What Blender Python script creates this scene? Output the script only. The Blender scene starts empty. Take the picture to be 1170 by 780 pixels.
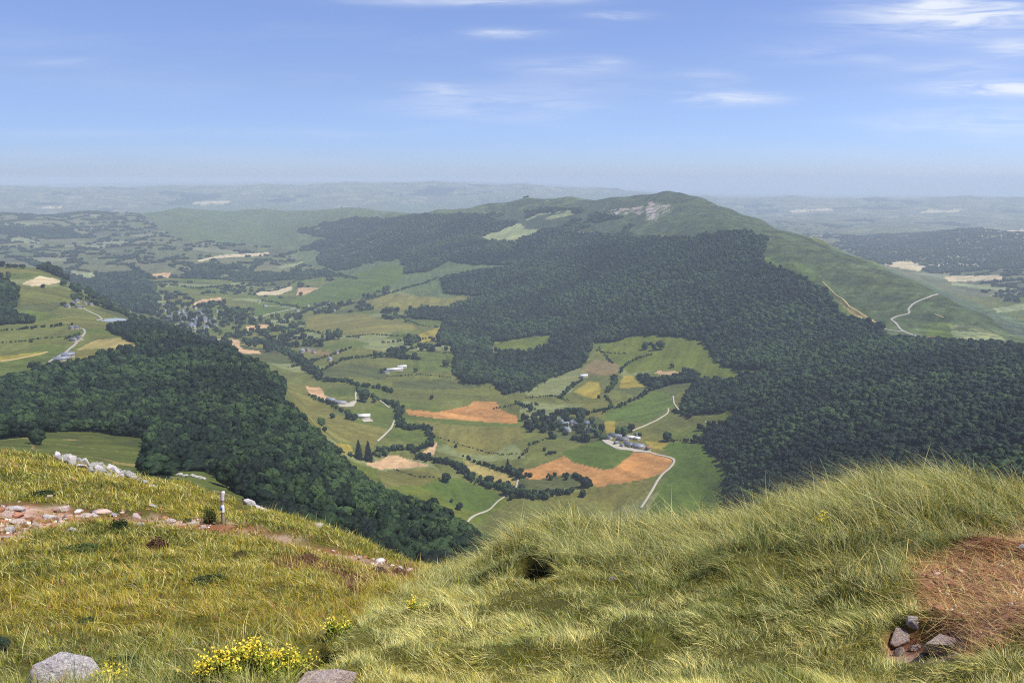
import bpy, bmesh, math, random
import numpy as np
from mathutils import Vector, Matrix
# ------------------------------------------------------------------ camera, sky, sun, exposure
SC = bpy.context.scene
C = SC.collection
W0, H0, FPX, PITCH = 1170.0, 780.0, 918.0, math.radians(11.4)
cd = bpy.data.cameras.new("camera"); cam = bpy.data.objects.new("camera", cd); C.objects.link(cam)
cam.location = (0, 0, 0); cam.rotation_euler = (math.pi / 2 - PITCH, 0, 0)
cd.sensor_width = 36; cd.lens = FPX / W0 * 36; cd.clip_start = 0.1; cd.clip_end = 250000
SC.camera = cam
SUN_EL, SUN_AZ = math.radians(60), math.radians(110)      # azimuth clockwise from the view direction (+Y)
w = bpy.data.worlds.new("World"); SC.world = w; w.use_nodes = True
nt = w.node_tree; nt.nodes.clear()
def N(t, ty, **k):
    n = t.nodes.new(ty)
    for a, b in k.items(): setattr(n, a, b)
    return n
def L(t, a, b): t.links.new(a, b)
def math_(t, op, a, b=None, c=None, clamp=False):
    n = N(t, 'ShaderNodeMath', operation=op); n.use_clamp = clamp
    for i, v in enumerate((a, b, c)):
        if v is None: continue
        if isinstance(v, (int, float)): n.inputs[i].default_value = v
        else: L(t, v, n.inputs[i])
    return n.outputs[0]
out = N(nt, 'ShaderNodeOutputWorld'); bg = N(nt, 'ShaderNodeBackground'); bg.inputs[1].default_value = 0.15
sky = N(nt, 'ShaderNodeTexSky', sky_type='NISHITA'); sky.sun_disc = False
sky.sun_elevation = SUN_EL; sky.sun_rotation = SUN_AZ; sky.altitude = 1500; sky.air_density = 1.0; sky.dust_density = 1.2; sky.ozone_density = 3.0
tc = N(nt, 'ShaderNodeTexCoord'); sp = N(nt, 'ShaderNodeSeparateXYZ'); L(nt, tc.outputs['Generated'], sp.inputs[0])
yy = math_(nt, 'MAXIMUM', sp.outputs[1], 0.02)
cx = math_(nt, 'DIVIDE', sp.outputs[0], yy); cz = math_(nt, 'DIVIDE', sp.outputs[2], yy)
# wisps of cirrus: soft ellipses in direction space broken up by stretched noise
cmb = N(nt, 'ShaderNodeCombineXYZ'); L(nt, math_(nt, 'MULTIPLY', cx, 5.0), cmb.inputs[0]); L(nt, math_(nt, 'MULTIPLY', cz, 42.0), cmb.inputs[1])
nz = N(nt, 'ShaderNodeTexNoise'); nz.inputs['Scale'].default_value = 1.6; nz.inputs['Detail'].default_value = 8; nz.inputs['Roughness'].default_value = 0.62; nz.inputs['Distortion'].default_value = 0.6
L(nt, cmb.outputs[0], nz.inputs['Vector'])
nz2 = N(nt, 'ShaderNodeTexNoise'); nz2.inputs['Scale'].default_value = 0.55; nz2.inputs['Detail'].default_value = 5; nz2.inputs['Roughness'].default_value = 0.55
L(nt, cmb.outputs[0], nz2.inputs['Vector'])
def px_dir(px, py):
    t = (py - H0 / 2) / FPX; X = (px - W0 / 2) / FPX
    Y = math.cos(PITCH) - t * math.sin(PITCH); Z = -math.sin(PITCH) - t * math.cos(PITCH)
    return X / Y, Z / Y
tot = None
for (px, py, rx, ry, a) in [(1100, 14, 92, 20, 1.35), (1150, 102, 66, 7, 1.5), (832, 113, 46, 6, 1.0), (1085, 80, 60, 8, .45), (565, 122, 95, 13, .4),
                            (1160, 56, 36, 10, .8), (1125, 141, 110, 15, .45), (800, 90, 34, 7, .45), (575, 38, 34, 4.5, .65), (705, 18, 34, 5, .55), (540, 0, 110, 5, .6),
                            (495, 102, 26, 7, .45), (640, 76, 60, 8, .28), (690, 72, 22, 6, .4), (70, 71, 40, 4, .2), (180, 152, 330, 6, .1), (940, 58, 80, 14, .2), (1000, 68, 20, 4, .3), (640, 100, 90, 10, .15)]:
    u0, v0 = px_dir(px, py)
    a1 = math_(nt, 'DIVIDE', math_(nt, 'SUBTRACT', cx, u0), rx / FPX); b1 = math_(nt, 'DIVIDE', math_(nt, 'SUBTRACT', cz, v0), ry / FPX)
    r2 = math_(nt, 'ADD', math_(nt, 'MULTIPLY', a1, a1), math_(nt, 'MULTIPLY', b1, b1))
    g = math_(nt, 'MULTIPLY', math_(nt, 'EXPONENT', math_(nt, 'MULTIPLY', r2, -0.9)), a)
    tot = g if tot is None else math_(nt, 'ADD', tot, g)
mr = N(nt, 'ShaderNodeMapRange'); mr.inputs[1].default_value = 0.36; mr.inputs[2].default_value = 0.66; L(nt, nz.outputs[0], mr.inputs[0])
den = math_(nt, 'MULTIPLY', tot, math_(nt, 'ADD', math_(nt, 'MULTIPLY', mr.outputs[0], 1.0), 0.12))
mr2 = N(nt, 'ShaderNodeMapRange'); mr2.inputs[1].default_value = 0.5; mr2.inputs[2].default_value = 0.8; mr2.inputs[4].default_value = 0.10; L(nt, nz2.outputs[0], mr2.inputs[0])
den = math_(nt, 'ADD', den, mr2.outputs[0]); den = math_(nt, 'MINIMUM', den, 0.9)
front = N(nt, 'ShaderNodeMapRange'); front.inputs[1].default_value = 0.1; front.inputs[2].default_value = 0.5; L(nt, sp.outputs[1], front.inputs[0])
den = math_(nt, 'MULTIPLY', den, front.outputs[0])
hsv = N(nt, 'ShaderNodeMix', data_type='RGBA', blend_type='MULTIPLY'); hsv.inputs[0].default_value = 1.0
L(nt, sky.outputs[0], hsv.inputs[6]); rp = N(nt, 'ShaderNodeValToRGB'); L(nt, math_(nt, 'MAXIMUM', sp.outputs[2], 0.0), rp.inputs[0])
e = rp.color_ramp; e.elements[0].position = 0.0; e.elements[0].color = (.515, .60, .90, 1); e.elements[1].position = .6; e.elements[1].color = (.72, .71, .92, 1)
for p_, c_ in ((.045, (.53, .60, .895, 1)), (.11, (.67, .645, .82, 1)), (.2, (.77, .73, .90, 1))): e.elements.new(p_).color = c_
sx_ = N(nt, 'ShaderNodeVectorMath', operation='SCALE'); L(nt, rp.outputs[0], sx_.inputs[0])
lowf = N(nt, 'ShaderNodeMapRange'); lowf.inputs[1].default_value = 0.0; lowf.inputs[2].default_value = .25; lowf.inputs[3].default_value = .30; lowf.inputs[4].default_value = 0.0; L(nt, sp.outputs[2], lowf.inputs[0])
L(nt, math_(nt, 'ADD', math_(nt, 'MULTIPLY', math_(nt, 'ADD', sp.outputs[0], .1), lowf.outputs[0]), 1.0), sx_.inputs['Scale']); L(nt, sx_.outputs[0], hsv.inputs[7])
mx = N(nt, 'ShaderNodeMix', data_type='RGBA'); L(nt, den, mx.inputs[0]); L(nt, hsv.outputs[2], mx.inputs[6]); mx.inputs[7].default_value = (5.2, 5.5, 6.0, 1)
L(nt, mx.outputs[2], bg.inputs[0]); L(nt, bg.outputs[0], out.inputs[0])
sd = bpy.data.lights.new("sun", 'SUN'); sd.energy = 4.8; sd.angle = math.radians(0.55); sd.color = (1.0, 0.97, 0.935)
sun = bpy.data.objects.new("sun", sd); C.objects.link(sun)
sdir = Vector((math.sin(SUN_AZ) * math.cos(SUN_EL), math.cos(SUN_AZ) * math.cos(SUN_EL), math.sin(SUN_EL)))
sun.rotation_euler = sdir.to_track_quat('Z', 'Y').to_euler(); sun.location = (0, 0, 300)
vs = SC.view_settings; vs.view_transform = 'Standard'; vs.look = 'None'; vs.exposure = 0.18; vs.gamma = 1.0; vs.use_curve_mapping = False
SC.render.engine = 'CYCLES'
cy = SC.cycles; cy.max_bounces = 5; cy.diffuse_bounces = 2; cy.glossy_bounces = 1; cy.transmission_bounces = 2; cy.transparent_max_bounces = 6; cy.volume_bounces = 4
cy.use_denoising = False; cy.sample_clamp_direct = 5.0; cy.sample_clamp_indirect = 2.0; cy.use_adaptive_sampling = False; cy.filter_width = 1.1; cy.caustics_reflective = False; cy.caustics_refractive = False
rng = np.random.default_rng(7); random.seed(7)

# ------------------------------------------------------------------ helpers
def tag(o, label=None, cat=None, group=None, kind=None):
    if label: o["label"] = label
    if cat: o["category"] = cat
    if group: o["group"] = group
    if kind: o["kind"] = kind
    return o
def link(o, parent=None):
    C.objects.link(o)
    if parent: o.parent = parent
    return o
def fast_mesh(name, V, F, mat=None, col=None, smooth=False, uvn=None):
    """V (n,3); F: list of (k,m) int arrays of equal-sized faces"""
    me = bpy.data.meshes.new(name)
    if not isinstance(F, list): F = [F]
    me.vertices.add(len(V)); me.vertices.foreach_set("co", np.ascontiguousarray(V, dtype=np.float32).ravel())
    idx = np.concatenate([f.ravel() for f in F]).astype(np.int32)
    tots = np.concatenate([np.full(len(f), f.shape[1], dtype=np.int32) for f in F])
    st = np.concatenate([[0], np.cumsum(tots)[:-1]]).astype(np.int32)
    me.loops.add(len(idx)); me.loops.foreach_set("vertex_index", idx)
    me.polygons.add(len(tots)); me.polygons.foreach_set("loop_start", st)
    if smooth: me.polygons.foreach_set("use_smooth", np.ones(len(tots), dtype=bool))
    me.update(calc_edges=True)
    if col is not None:
        a = me.color_attributes.new("Col", 'FLOAT_COLOR', 'POINT')
        c4 = np.ones((len(V), 4), dtype=np.float32); c4[:, :3] = col; a.data.foreach_set("color", c4.ravel())
    if mat: me.materials.append(mat)
    return me
def mobj(name, me, parent=None): return link(bpy.data.objects.new(name, me), parent)
def empty(name, loc=(0, 0, 0), rz=0.0):
    o = bpy.data.objects.new(name, None); o.location = loc; o.rotation_euler = (0, 0, rz); o.empty_display_size = .3; return link(o)
def s2l(c):
    c = np.asarray(c, dtype=float) / 255.0
    return np.where(c <= .04045, c / 12.92, ((c + .055) / 1.055) ** 2.4)
# value noise
def _h(i, j, s):
    n = (i.astype(np.int64) * 374761393 + j.astype(np.int64) * 668265263 + s * 974711) & 0x7fffffff
    n = ((n ^ (n >> 13)) * 1274126177) & 0x7fffffff
    return ((n ^ (n >> 16)) & 0xffff) / 65535.0
def vnoise(x, y, s=0):
    i = np.floor(x); j = np.floor(y); fx = x - i; fy = y - j
    fx = fx * fx * fx * (fx * (fx * 6 - 15) + 10); fy = fy * fy * fy * (fy * (fy * 6 - 15) + 10)
    a = _h(i, j, s); b = _h(i + 1, j, s); c = _h(i, j + 1, s); d = _h(i + 1, j + 1, s)
    return (a + (b - a) * fx) * (1 - fy) + (c + (d - c) * fx) * fy
def fbm(x, y, o=4, s=0, g=0.5):
    r = 0; a = 1; t = 0
    for k in range(o):
        r = r + a * vnoise(x * 2 ** k + 17.3 * k, y * 2 ** k - 9.1 * k, s + k); t += a; a *= g
    return r / t * 2 - 1
def sstep(a, b, x):
    t = np.clip((x - a) / (b - a), 0, 1); return t * t * (3 - 2 * t)
def pip(poly, X, Y):
    """points in polygon"""
    p = np.asarray(poly, float); r = np.zeros(X.shape, bool)
    bx = (X >= p[:, 0].min()) & (X <= p[:, 0].max()) & (Y >= p[:, 1].min()) & (Y <= p[:, 1].max())
    if not bx.any(): return r
    xs, ys = X[bx], Y[bx]; ins = np.zeros(xs.shape, bool); n = len(p)
    for i in range(n):
        x1, y1 = p[i]; x2, y2 = p[(i + 1) % n]
        if y1 == y2: continue
        c = ((y1 > ys) != (y2 > ys)) & (xs < (x2 - x1) * (ys - y1) / (y2 - y1) + x1); ins ^= c
    r[bx] = ins; return r
CP, SP_ = math.cos(PITCH), math.sin(PITCH)
def pdir(px, py):
    t = (np.asarray(py, float) - H0 / 2) / FPX; X = (np.asarray(px, float) - W0 / 2) / FPX
    return X, CP - t * SP_, -SP_ - t * CP
def ctrl(px, py):
    """pixel ray -> azimuth, slope z/D"""
    X, Y, Z = pdir(px, py); return np.arctan2(X, Y), Z / np.hypot(X, Y)
def project(X, Y, Z):
    d = Y * CP - Z * SP_; u = Y * SP_ + Z * CP
    return W0 / 2 + FPX * X / d, H0 / 2 - FPX * u / d
# ------------------------------------------------------------------ the land: control heights read along sight lines, joined into one surface
CT = {
 -220: [(790,4.6),(700,7.5),(600,17),(505,38),(545,70),(590,150),(545,400),(505,620),(470,900),(438,1400),(380,1900),(315,2800),(345,3600),(320,5200),(270,7600),(246,9500),(262,11500),(243,15000),(215.0,20500),(220.0,25000),(214,48000),(216,60000)],
 0:   [(780,4.5),(735,5.6),(700,7),(640,11),(590,16),(560,21),(516,34),(545,60),(590,150),(545,400),(512,600),(500,700),(470,950),(441,1350),(425,1480),(400,1650),(370,1950),(340,2300),(305,2800),(345,3400),(330,4300),(305,5200),(275,6800),(252,8600),(246,9300),(262,11500),(242,15000),(213.5,20500),(218.5,25000),(211,46000),(214,60000)],
 60:  [(523,32),(310,2800),(345,3300)],
 100: [(780,4.3),(700,6.8),(640,10.5),(590,16),(560,20),(534,29),(560,55),(600,150),(560,380),(525,560),(498,740),(470,950),(440,1200),(415,1450),(400,1650),(380,1850),(360,2150),(337,2600),(360,3000),(342,3900),(315,4800),(285,6200),(262,7800),(244,9200),(258,11500),(241,15500),(214.0,20500),(219.0,25000),(210,46000),(213,60000)],
 150: [(545,26),(560,300),(541,480),(372,2100),(363,2450),(372,2800)],
 200: [(780,4.1),(700,6.3),(640,9.5),(600,14),(580,18),(555,24),(580,50),(620,130),(580,260),(548,420),(537,560),(500,760),(460,1020),(425,1300),(400,1520),(385,1720),(378,1900),(384,2200),(374,3000),(355,3500),(330,4200),(305,5000),(280,6200),(260,7600),(240,9200),(252,11500),(240,15500),(212.0,20500),(217.0,25000),(209,46000),(212,60000)],
 250: [(570,22),(600,130),(590,300),(548,500),(398,1620),(402,1800),(390,2650),(360,3300)],
 300: [(780,3.9),(700,5.8),(640,9),(610,13),(588,19),(610,40),(650,120),(620,250),(575,450),(540,620),(500,800),(460,1050),(432,1250),(420,1420),(428,1600),(427,2080),(400,2480),(375,3050),(350,3650),(325,4500),(300,5400),(278,6700),(258,8000),(238,9000),(250,11500),(239,15500),(211.0,20500),(216.0,25000),(208,46000),(211,60000)],
 350: [(600,17),(560,600),(510,800),(482,1000),(488,1150),(470,1740),(455,1840)],
 400: [(780,3.8),(700,5.4),(660,7.5),(635,11),(618,15),(645,40),(690,120),(660,250),(620,420),(585,600),(560,730),(545,860),(556,960),(545,1330),(520,1440),(490,1590),(460,1790),(430,2050),(400,2420),(372,2950),(350,3500),(330,4050),(310,4800),(285,5700),(262,6600),(247,7100),(243,7500),(238,9000),(250,11500),(239,15500),(208.5,20500),(213.5,25000),(208,46000),(211,60000)],
 450: [(640,14),(622,420),(588,640),(572,740),(585,850),(565,1270),(320,4100),(290,5000),(262,5900),(243,6600),(250,7200)],
 500: [(780,3.7),(700,5.1),(668,7),(654,10),(656,14),(690,40),(740,120),(700,250),(650,420),(612,560),(590,660),(605,760),(603,1180),(570,1260),(540,1370),(500,1560),(460,1810),(425,2140),(395,2550),(368,3050),(345,3450),(320,4000),(300,4500),(270,5300),(240,6100),(250,7000),(250,11500),(240,15500),(207.5,20500),(212.5,25000),(207,46000),(211,60000)],
 550: [(780,3.6),(700,4.9),(675,6.0),(640,8.2),(690,14),(760,60),(700,300),(650,470),(632,560),(640,800),(610,1170),(235,5900),(245,6700)],
 600: [(780,3.5),(700,4.8),(668,5.6),(611,8.2),(680,14),(780,60),(760,200),(690,500),(640,900),(600,1190),(570,1265),(540,1370),(500,1560),(460,1830),(430,2180),(405,2500),(385,2750),(350,3150),(325,3500),(300,4000),(275,4700),(250,5300),(230,5800),(240,6700),(252,11500),(241,15500),(211.0,20500),(216.0,25000),(209,46000),(213,60000)],
 650: [(664,5.6),(603,8.2),(226,5650),(238,6500),(300,3850),(330,3350)],
 700: [(780,3.4),(700,4.6),(650,5.8),(612,7.8),(680,14),(780,60),(760,200),(680,500),(620,900),(585,1220),(560,1290),(530,1400),(505,1520),(475,1700),(450,1880),(430,2070),(410,2290),(390,2500),(365,2720),(335,3020),(300,3480),(280,3900),(262,4400),(245,4800),(226,5450),(238,6300),(252,11500),(243,15500),(216.0,20500),(221.0,25000),(215,46000),(219,60000)],
 730: [(222,5300),(236,6000),(240,4850),(252,4550)],
 780: [(220.5,5180),(236,5900)],
 760: [(219,5200),(234,5900),(236,4800),(262,4100)],
 800: [(780,3.3),(700,4.4),(650,5.5),(612,7.5),(670,14),(780,60),(750,200),(670,500),(610,900),(575,1220),(550,1290),(520,1400),(500,1520),(480,1640),(450,1850),(430,2020),(410,2180),(395,2280),(370,2480),(340,2750),(310,3050),(285,3350),(268,3600),(250,4050),(237,4550),(227,4980),(245,5700),(262,8500),(252,12500),(243,17500),(224.0,20500),(229.0,25000),(222,46000),(224,60000)],
 832: [(240,4700),(254,5400),(262,3620)],
 850: [(604,7.2),(560,1180)],
 870: [(250,4350),(264,5000),(262,3700)],
 900: [(780,3.3),(700,4.3),(650,5.2),(592,7.2),(650,14),(760,60),(720,200),(640,500),(590,800),(560,1010),(530,1150),(500,1290),(470,1450),(440,1680),(425,1850),(410,2020),(385,2250),(355,2500),(325,2750),(300,2950),(285,3150),(272,3500),(263,3850),(275,4500),(278,7800),(252,12500),(243,17500),(224.5,20500),(229.5,25000),(223,46000),(225,60000)],
 940: [(276,3580),(292,4200)],
 950: [(580,7),(346,2560),(330,2700)],
 1000:[(780,3.2),(700,4.1),(640,5),(566,7),(620,14),(740,60),(700,200),(620,500),(570,780),(540,930),(510,1100),(480,1280),(450,1480),(420,1750),(395,2000),(384,2150),(372,2300),(350,2500),(330,2700),(312,2950),(300,3200),(318,3900),(300,6500),(275,8800),(266,9800),(262,11000),(248,15000),(239,17500),(226.0,20500),(231.0,25000),(223,46000),(225,60000)],
 1050:[(386,2180),(323,2900),(342,3400)],
 1080:[(564,6.8),(390,2150),(375,2300),(338,2700),(356,3200)],
 1110:[(354,2580),(376,3000)],
 1130:[(362,2540),(384,3000),(394,2180)],
 1100:[(780,3.2),(700,4),(640,4.9),(570,6.8),(610,14),(730,60),(690,200),(600,500),(555,760),(530,900),(500,1080),(470,1280),(440,1500),(415,1780),(398,2020),(391,2120),(380,2250),(365,2420),(350,2600),(372,3000),(345,4400),(310,6000),(285,7500),(262,8800),(268,10500),(252,14500),(241,17500),(225.0,20500),(230.0,25000),(224,46000),(226,60000)],
 1170:[(780,3.2),(700,3.9),(645,4.7),(594,6.6),(610,14),(720,60),(680,200),(590,500),(550,740),(520,900),(490,1080),(460,1280),(435,1480),(412,1780),(398,2050),(392,2200),(386,2350),(410,2700),(380,3700),(345,4400),(315,5600),(290,7000),(268,8600),(270,10500),(253,14500),(241,17500),(226.0,20500),(231.0,25000),(225,46000),(227,60000)],
 1400:[(780,3.2),(700,3.9),(655,4.7),(618,6.6),(620,14),(720,60),(680,200),(590,500),(550,740),(520,900),(490,1080),(460,1280),(440,1480),(425,1780),(415,2050),(405,2400),(425,2900),(390,3700),(350,4400),(320,5600),(295,7000),(272,8600),(275,10500),(255,14500),(243,17500),(228.0,20500),(233.0,25000),(227,46000),(229,60000)],
}
pts = []
for x, l in CT.items():
    for (y, D) in l:
        a, t = ctrl(x, y); pts.append((float(a), math.log(D), float(t)))
pts = np.array(pts)
US = 3.2
cu = np.stack([pts[:, 0] * US, pts[:, 1]], 1)
def kern(a, b):
    return np.sqrt(((a[:, None, :] - b[None, :, :]) ** 2).sum(2) + 1e-4)
K = kern(cu, cu) ; n_ = len(cu)
A = np.zeros((n_ + 3, n_ + 3)); A[:n_, :n_] = K - 0.004 * np.eye(n_); A[:n_, n_] = 1; A[:n_, n_ + 1:] = cu; A[n_, :n_] = 1; A[n_ + 1:, :n_] = cu.T
sol = np.linalg.solve(A, np.concatenate([pts[:, 2], [0, 0, 0]]))
def tfun(az, wl):
    sh = az.shape; q = np.stack([az.ravel() * US, wl.ravel()], 1); o = np.empty(len(q))
    for i in range(0, len(q), 20000):
        b = q[i:i + 20000]; o[i:i + 20000] = kern(b, cu) @ sol[:n_] + sol[n_] + b @ sol[n_ + 1:]
    return o.reshape(sh)
# coarse table of the surface, then bicubic-ish (linear on a fine table)
TA = np.linspace(-1.35, 1.35, 700); TW = np.linspace(math.log(0.5), math.log(62000), 900)
AA, WW = np.meshgrid(np.clip(TA, -0.78, 0.78), TW); TT = tfun(AA, WW)
def tab(az, wl, T=TT):
    i = np.clip((az - TA[0]) / (TA[1] - TA[0]), 0, len(TA) - 1.001); j = np.clip((wl - TW[0]) / (TW[1] - TW[0]), 0, len(TW) - 1.001)
    i0 = i.astype(int); j0 = j.astype(int); fi = i - i0; fj = j - j0
    return (T[j0, i0] * (1 - fi) + T[j0, i0 + 1] * fi) * (1 - fj) + (T[j0 + 1, i0] * (1 - fi) + T[j0 + 1, i0 + 1] * fi) * fj
F1 = [(-260,440),(0,443),(26,431),(64,424),(103,416),(120,408),(154,401),(192,400),(165,396),(140,386),(125,378),(150,370),(190,372),(215,388),(231,394),(256,400),(300,424),(326,439),(323,462),(341,480),(364,500),(377,518),(392,534),(418,554),(437,563),(454,573),(471,577),(492,583),(509,593),(526,602),(540,609),(580,640),(600,700),(400,680),(300,590),(256,548),(231,537),(200,537),(192,548),(164,541),(167,523),(167,500),(128,498),(108,493),(46,494),(31,500),(0,503),(-260,505)]
FB = [(339,264),(365,257),(400,249),(434,251),(469,246),(495,245),(546,245),(590,243),(606,240),(640,238),(665,240),(695,246),(729,253),(718,264),(723,271),(700,285),(640,300),(590,303),(541,303),(513,298),(490,310),(462,313),(459,295),(431,300),(385,310),(362,300),(367,286),(339,287),(367,272)]
FF = [(723,271),(759,273),(793,273),(811,268),(831,266),(857,268),(875,275),(870,300),(896,310),(921,321),(942,333),(952,349),(960,362),(980,369),(1008,374),(1014,388),(1070,391),(1100,393),(1142,394),(1170,398),(1450,430),(1450,640),(830,640),(830,539),(825,528),(809,516),(805,507),(784,503),(805,500),(809,491),(821,486),(837,485),(839,468),(802,475),(786,475),(778,470),(779,458),(788,445),(798,435),(825,433),(828,440),(839,438),(851,431),(878,426),(900,419),(878,424),(851,421),(828,420),(816,410),(809,398),(805,389),(786,387),(775,385),(737,381),(716,385),(696,392),(679,392),(655,395),(634,394),(627,392),(633,381),(600,385),(565,391),(560,400),(567,434),(546,439),(531,439),(518,424),(521,400),(500,388),(508,367),(470,364),(470,356),(508,354),(546,341),(590,330),(546,338),(508,336),(503,318),(546,310),(590,303),(640,300),(700,285)]
W3 = [(567,405),(600,406),(627,400),(648,398),(677,395),(671,411),(660,421),(641,429),(625,435),(607,444),(600,447),(575,452),(565,440)]
W4 = [(594,480),(612,474),(625,470),(640,475),(672,474),(690,490),(692,500),(665,507),(650,502),(630,504),(610,494),(598,488)]
W5 = [(726,428),(733,437),(747,445),(765,440),(795,436),(802,428),(785,424),(768,430),(745,432)]
W6 = [(10,292),(60,305),(100,320),(140,318),(170,322),(185,345),(205,355),(180,362),(150,356),(130,352),(90,328),(60,312)]
W7 = [(180,340),(225,352),(265,350),(290,357),(285,372),(262,385),(240,396),(215,388),(190,372),(178,362)]
W8 = [(0,325),(20,330),(18,350),(0,362),(-60,350),(-60,325)]
W9 = [(1015,388),(1040,382),(1060,387),(1052,392)]
W10 = [(0,362),(14,360),(36,364),(38,369),(0,371)]
FAR = [(955,262),(1010,252),(1060,258),(1170,262),(1300,270),(1300,300),(1170,300),(1080,313),(1040,300),(985,296),(965,285)]
FAR2 = [(1110,340),(1170,330),(1170,345),(1130,352),(1100,350),(1060,330),(1000,295),(1060,318),(1090,332)]
GRW = [(549,271),(588,256),(615,244),(650,240),(660,247),(625,258),(604,270),(590,276),(558,276)]
GRW2 = [(657,265),(677,259),(695,262),(682,267),(662,268)]
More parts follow.
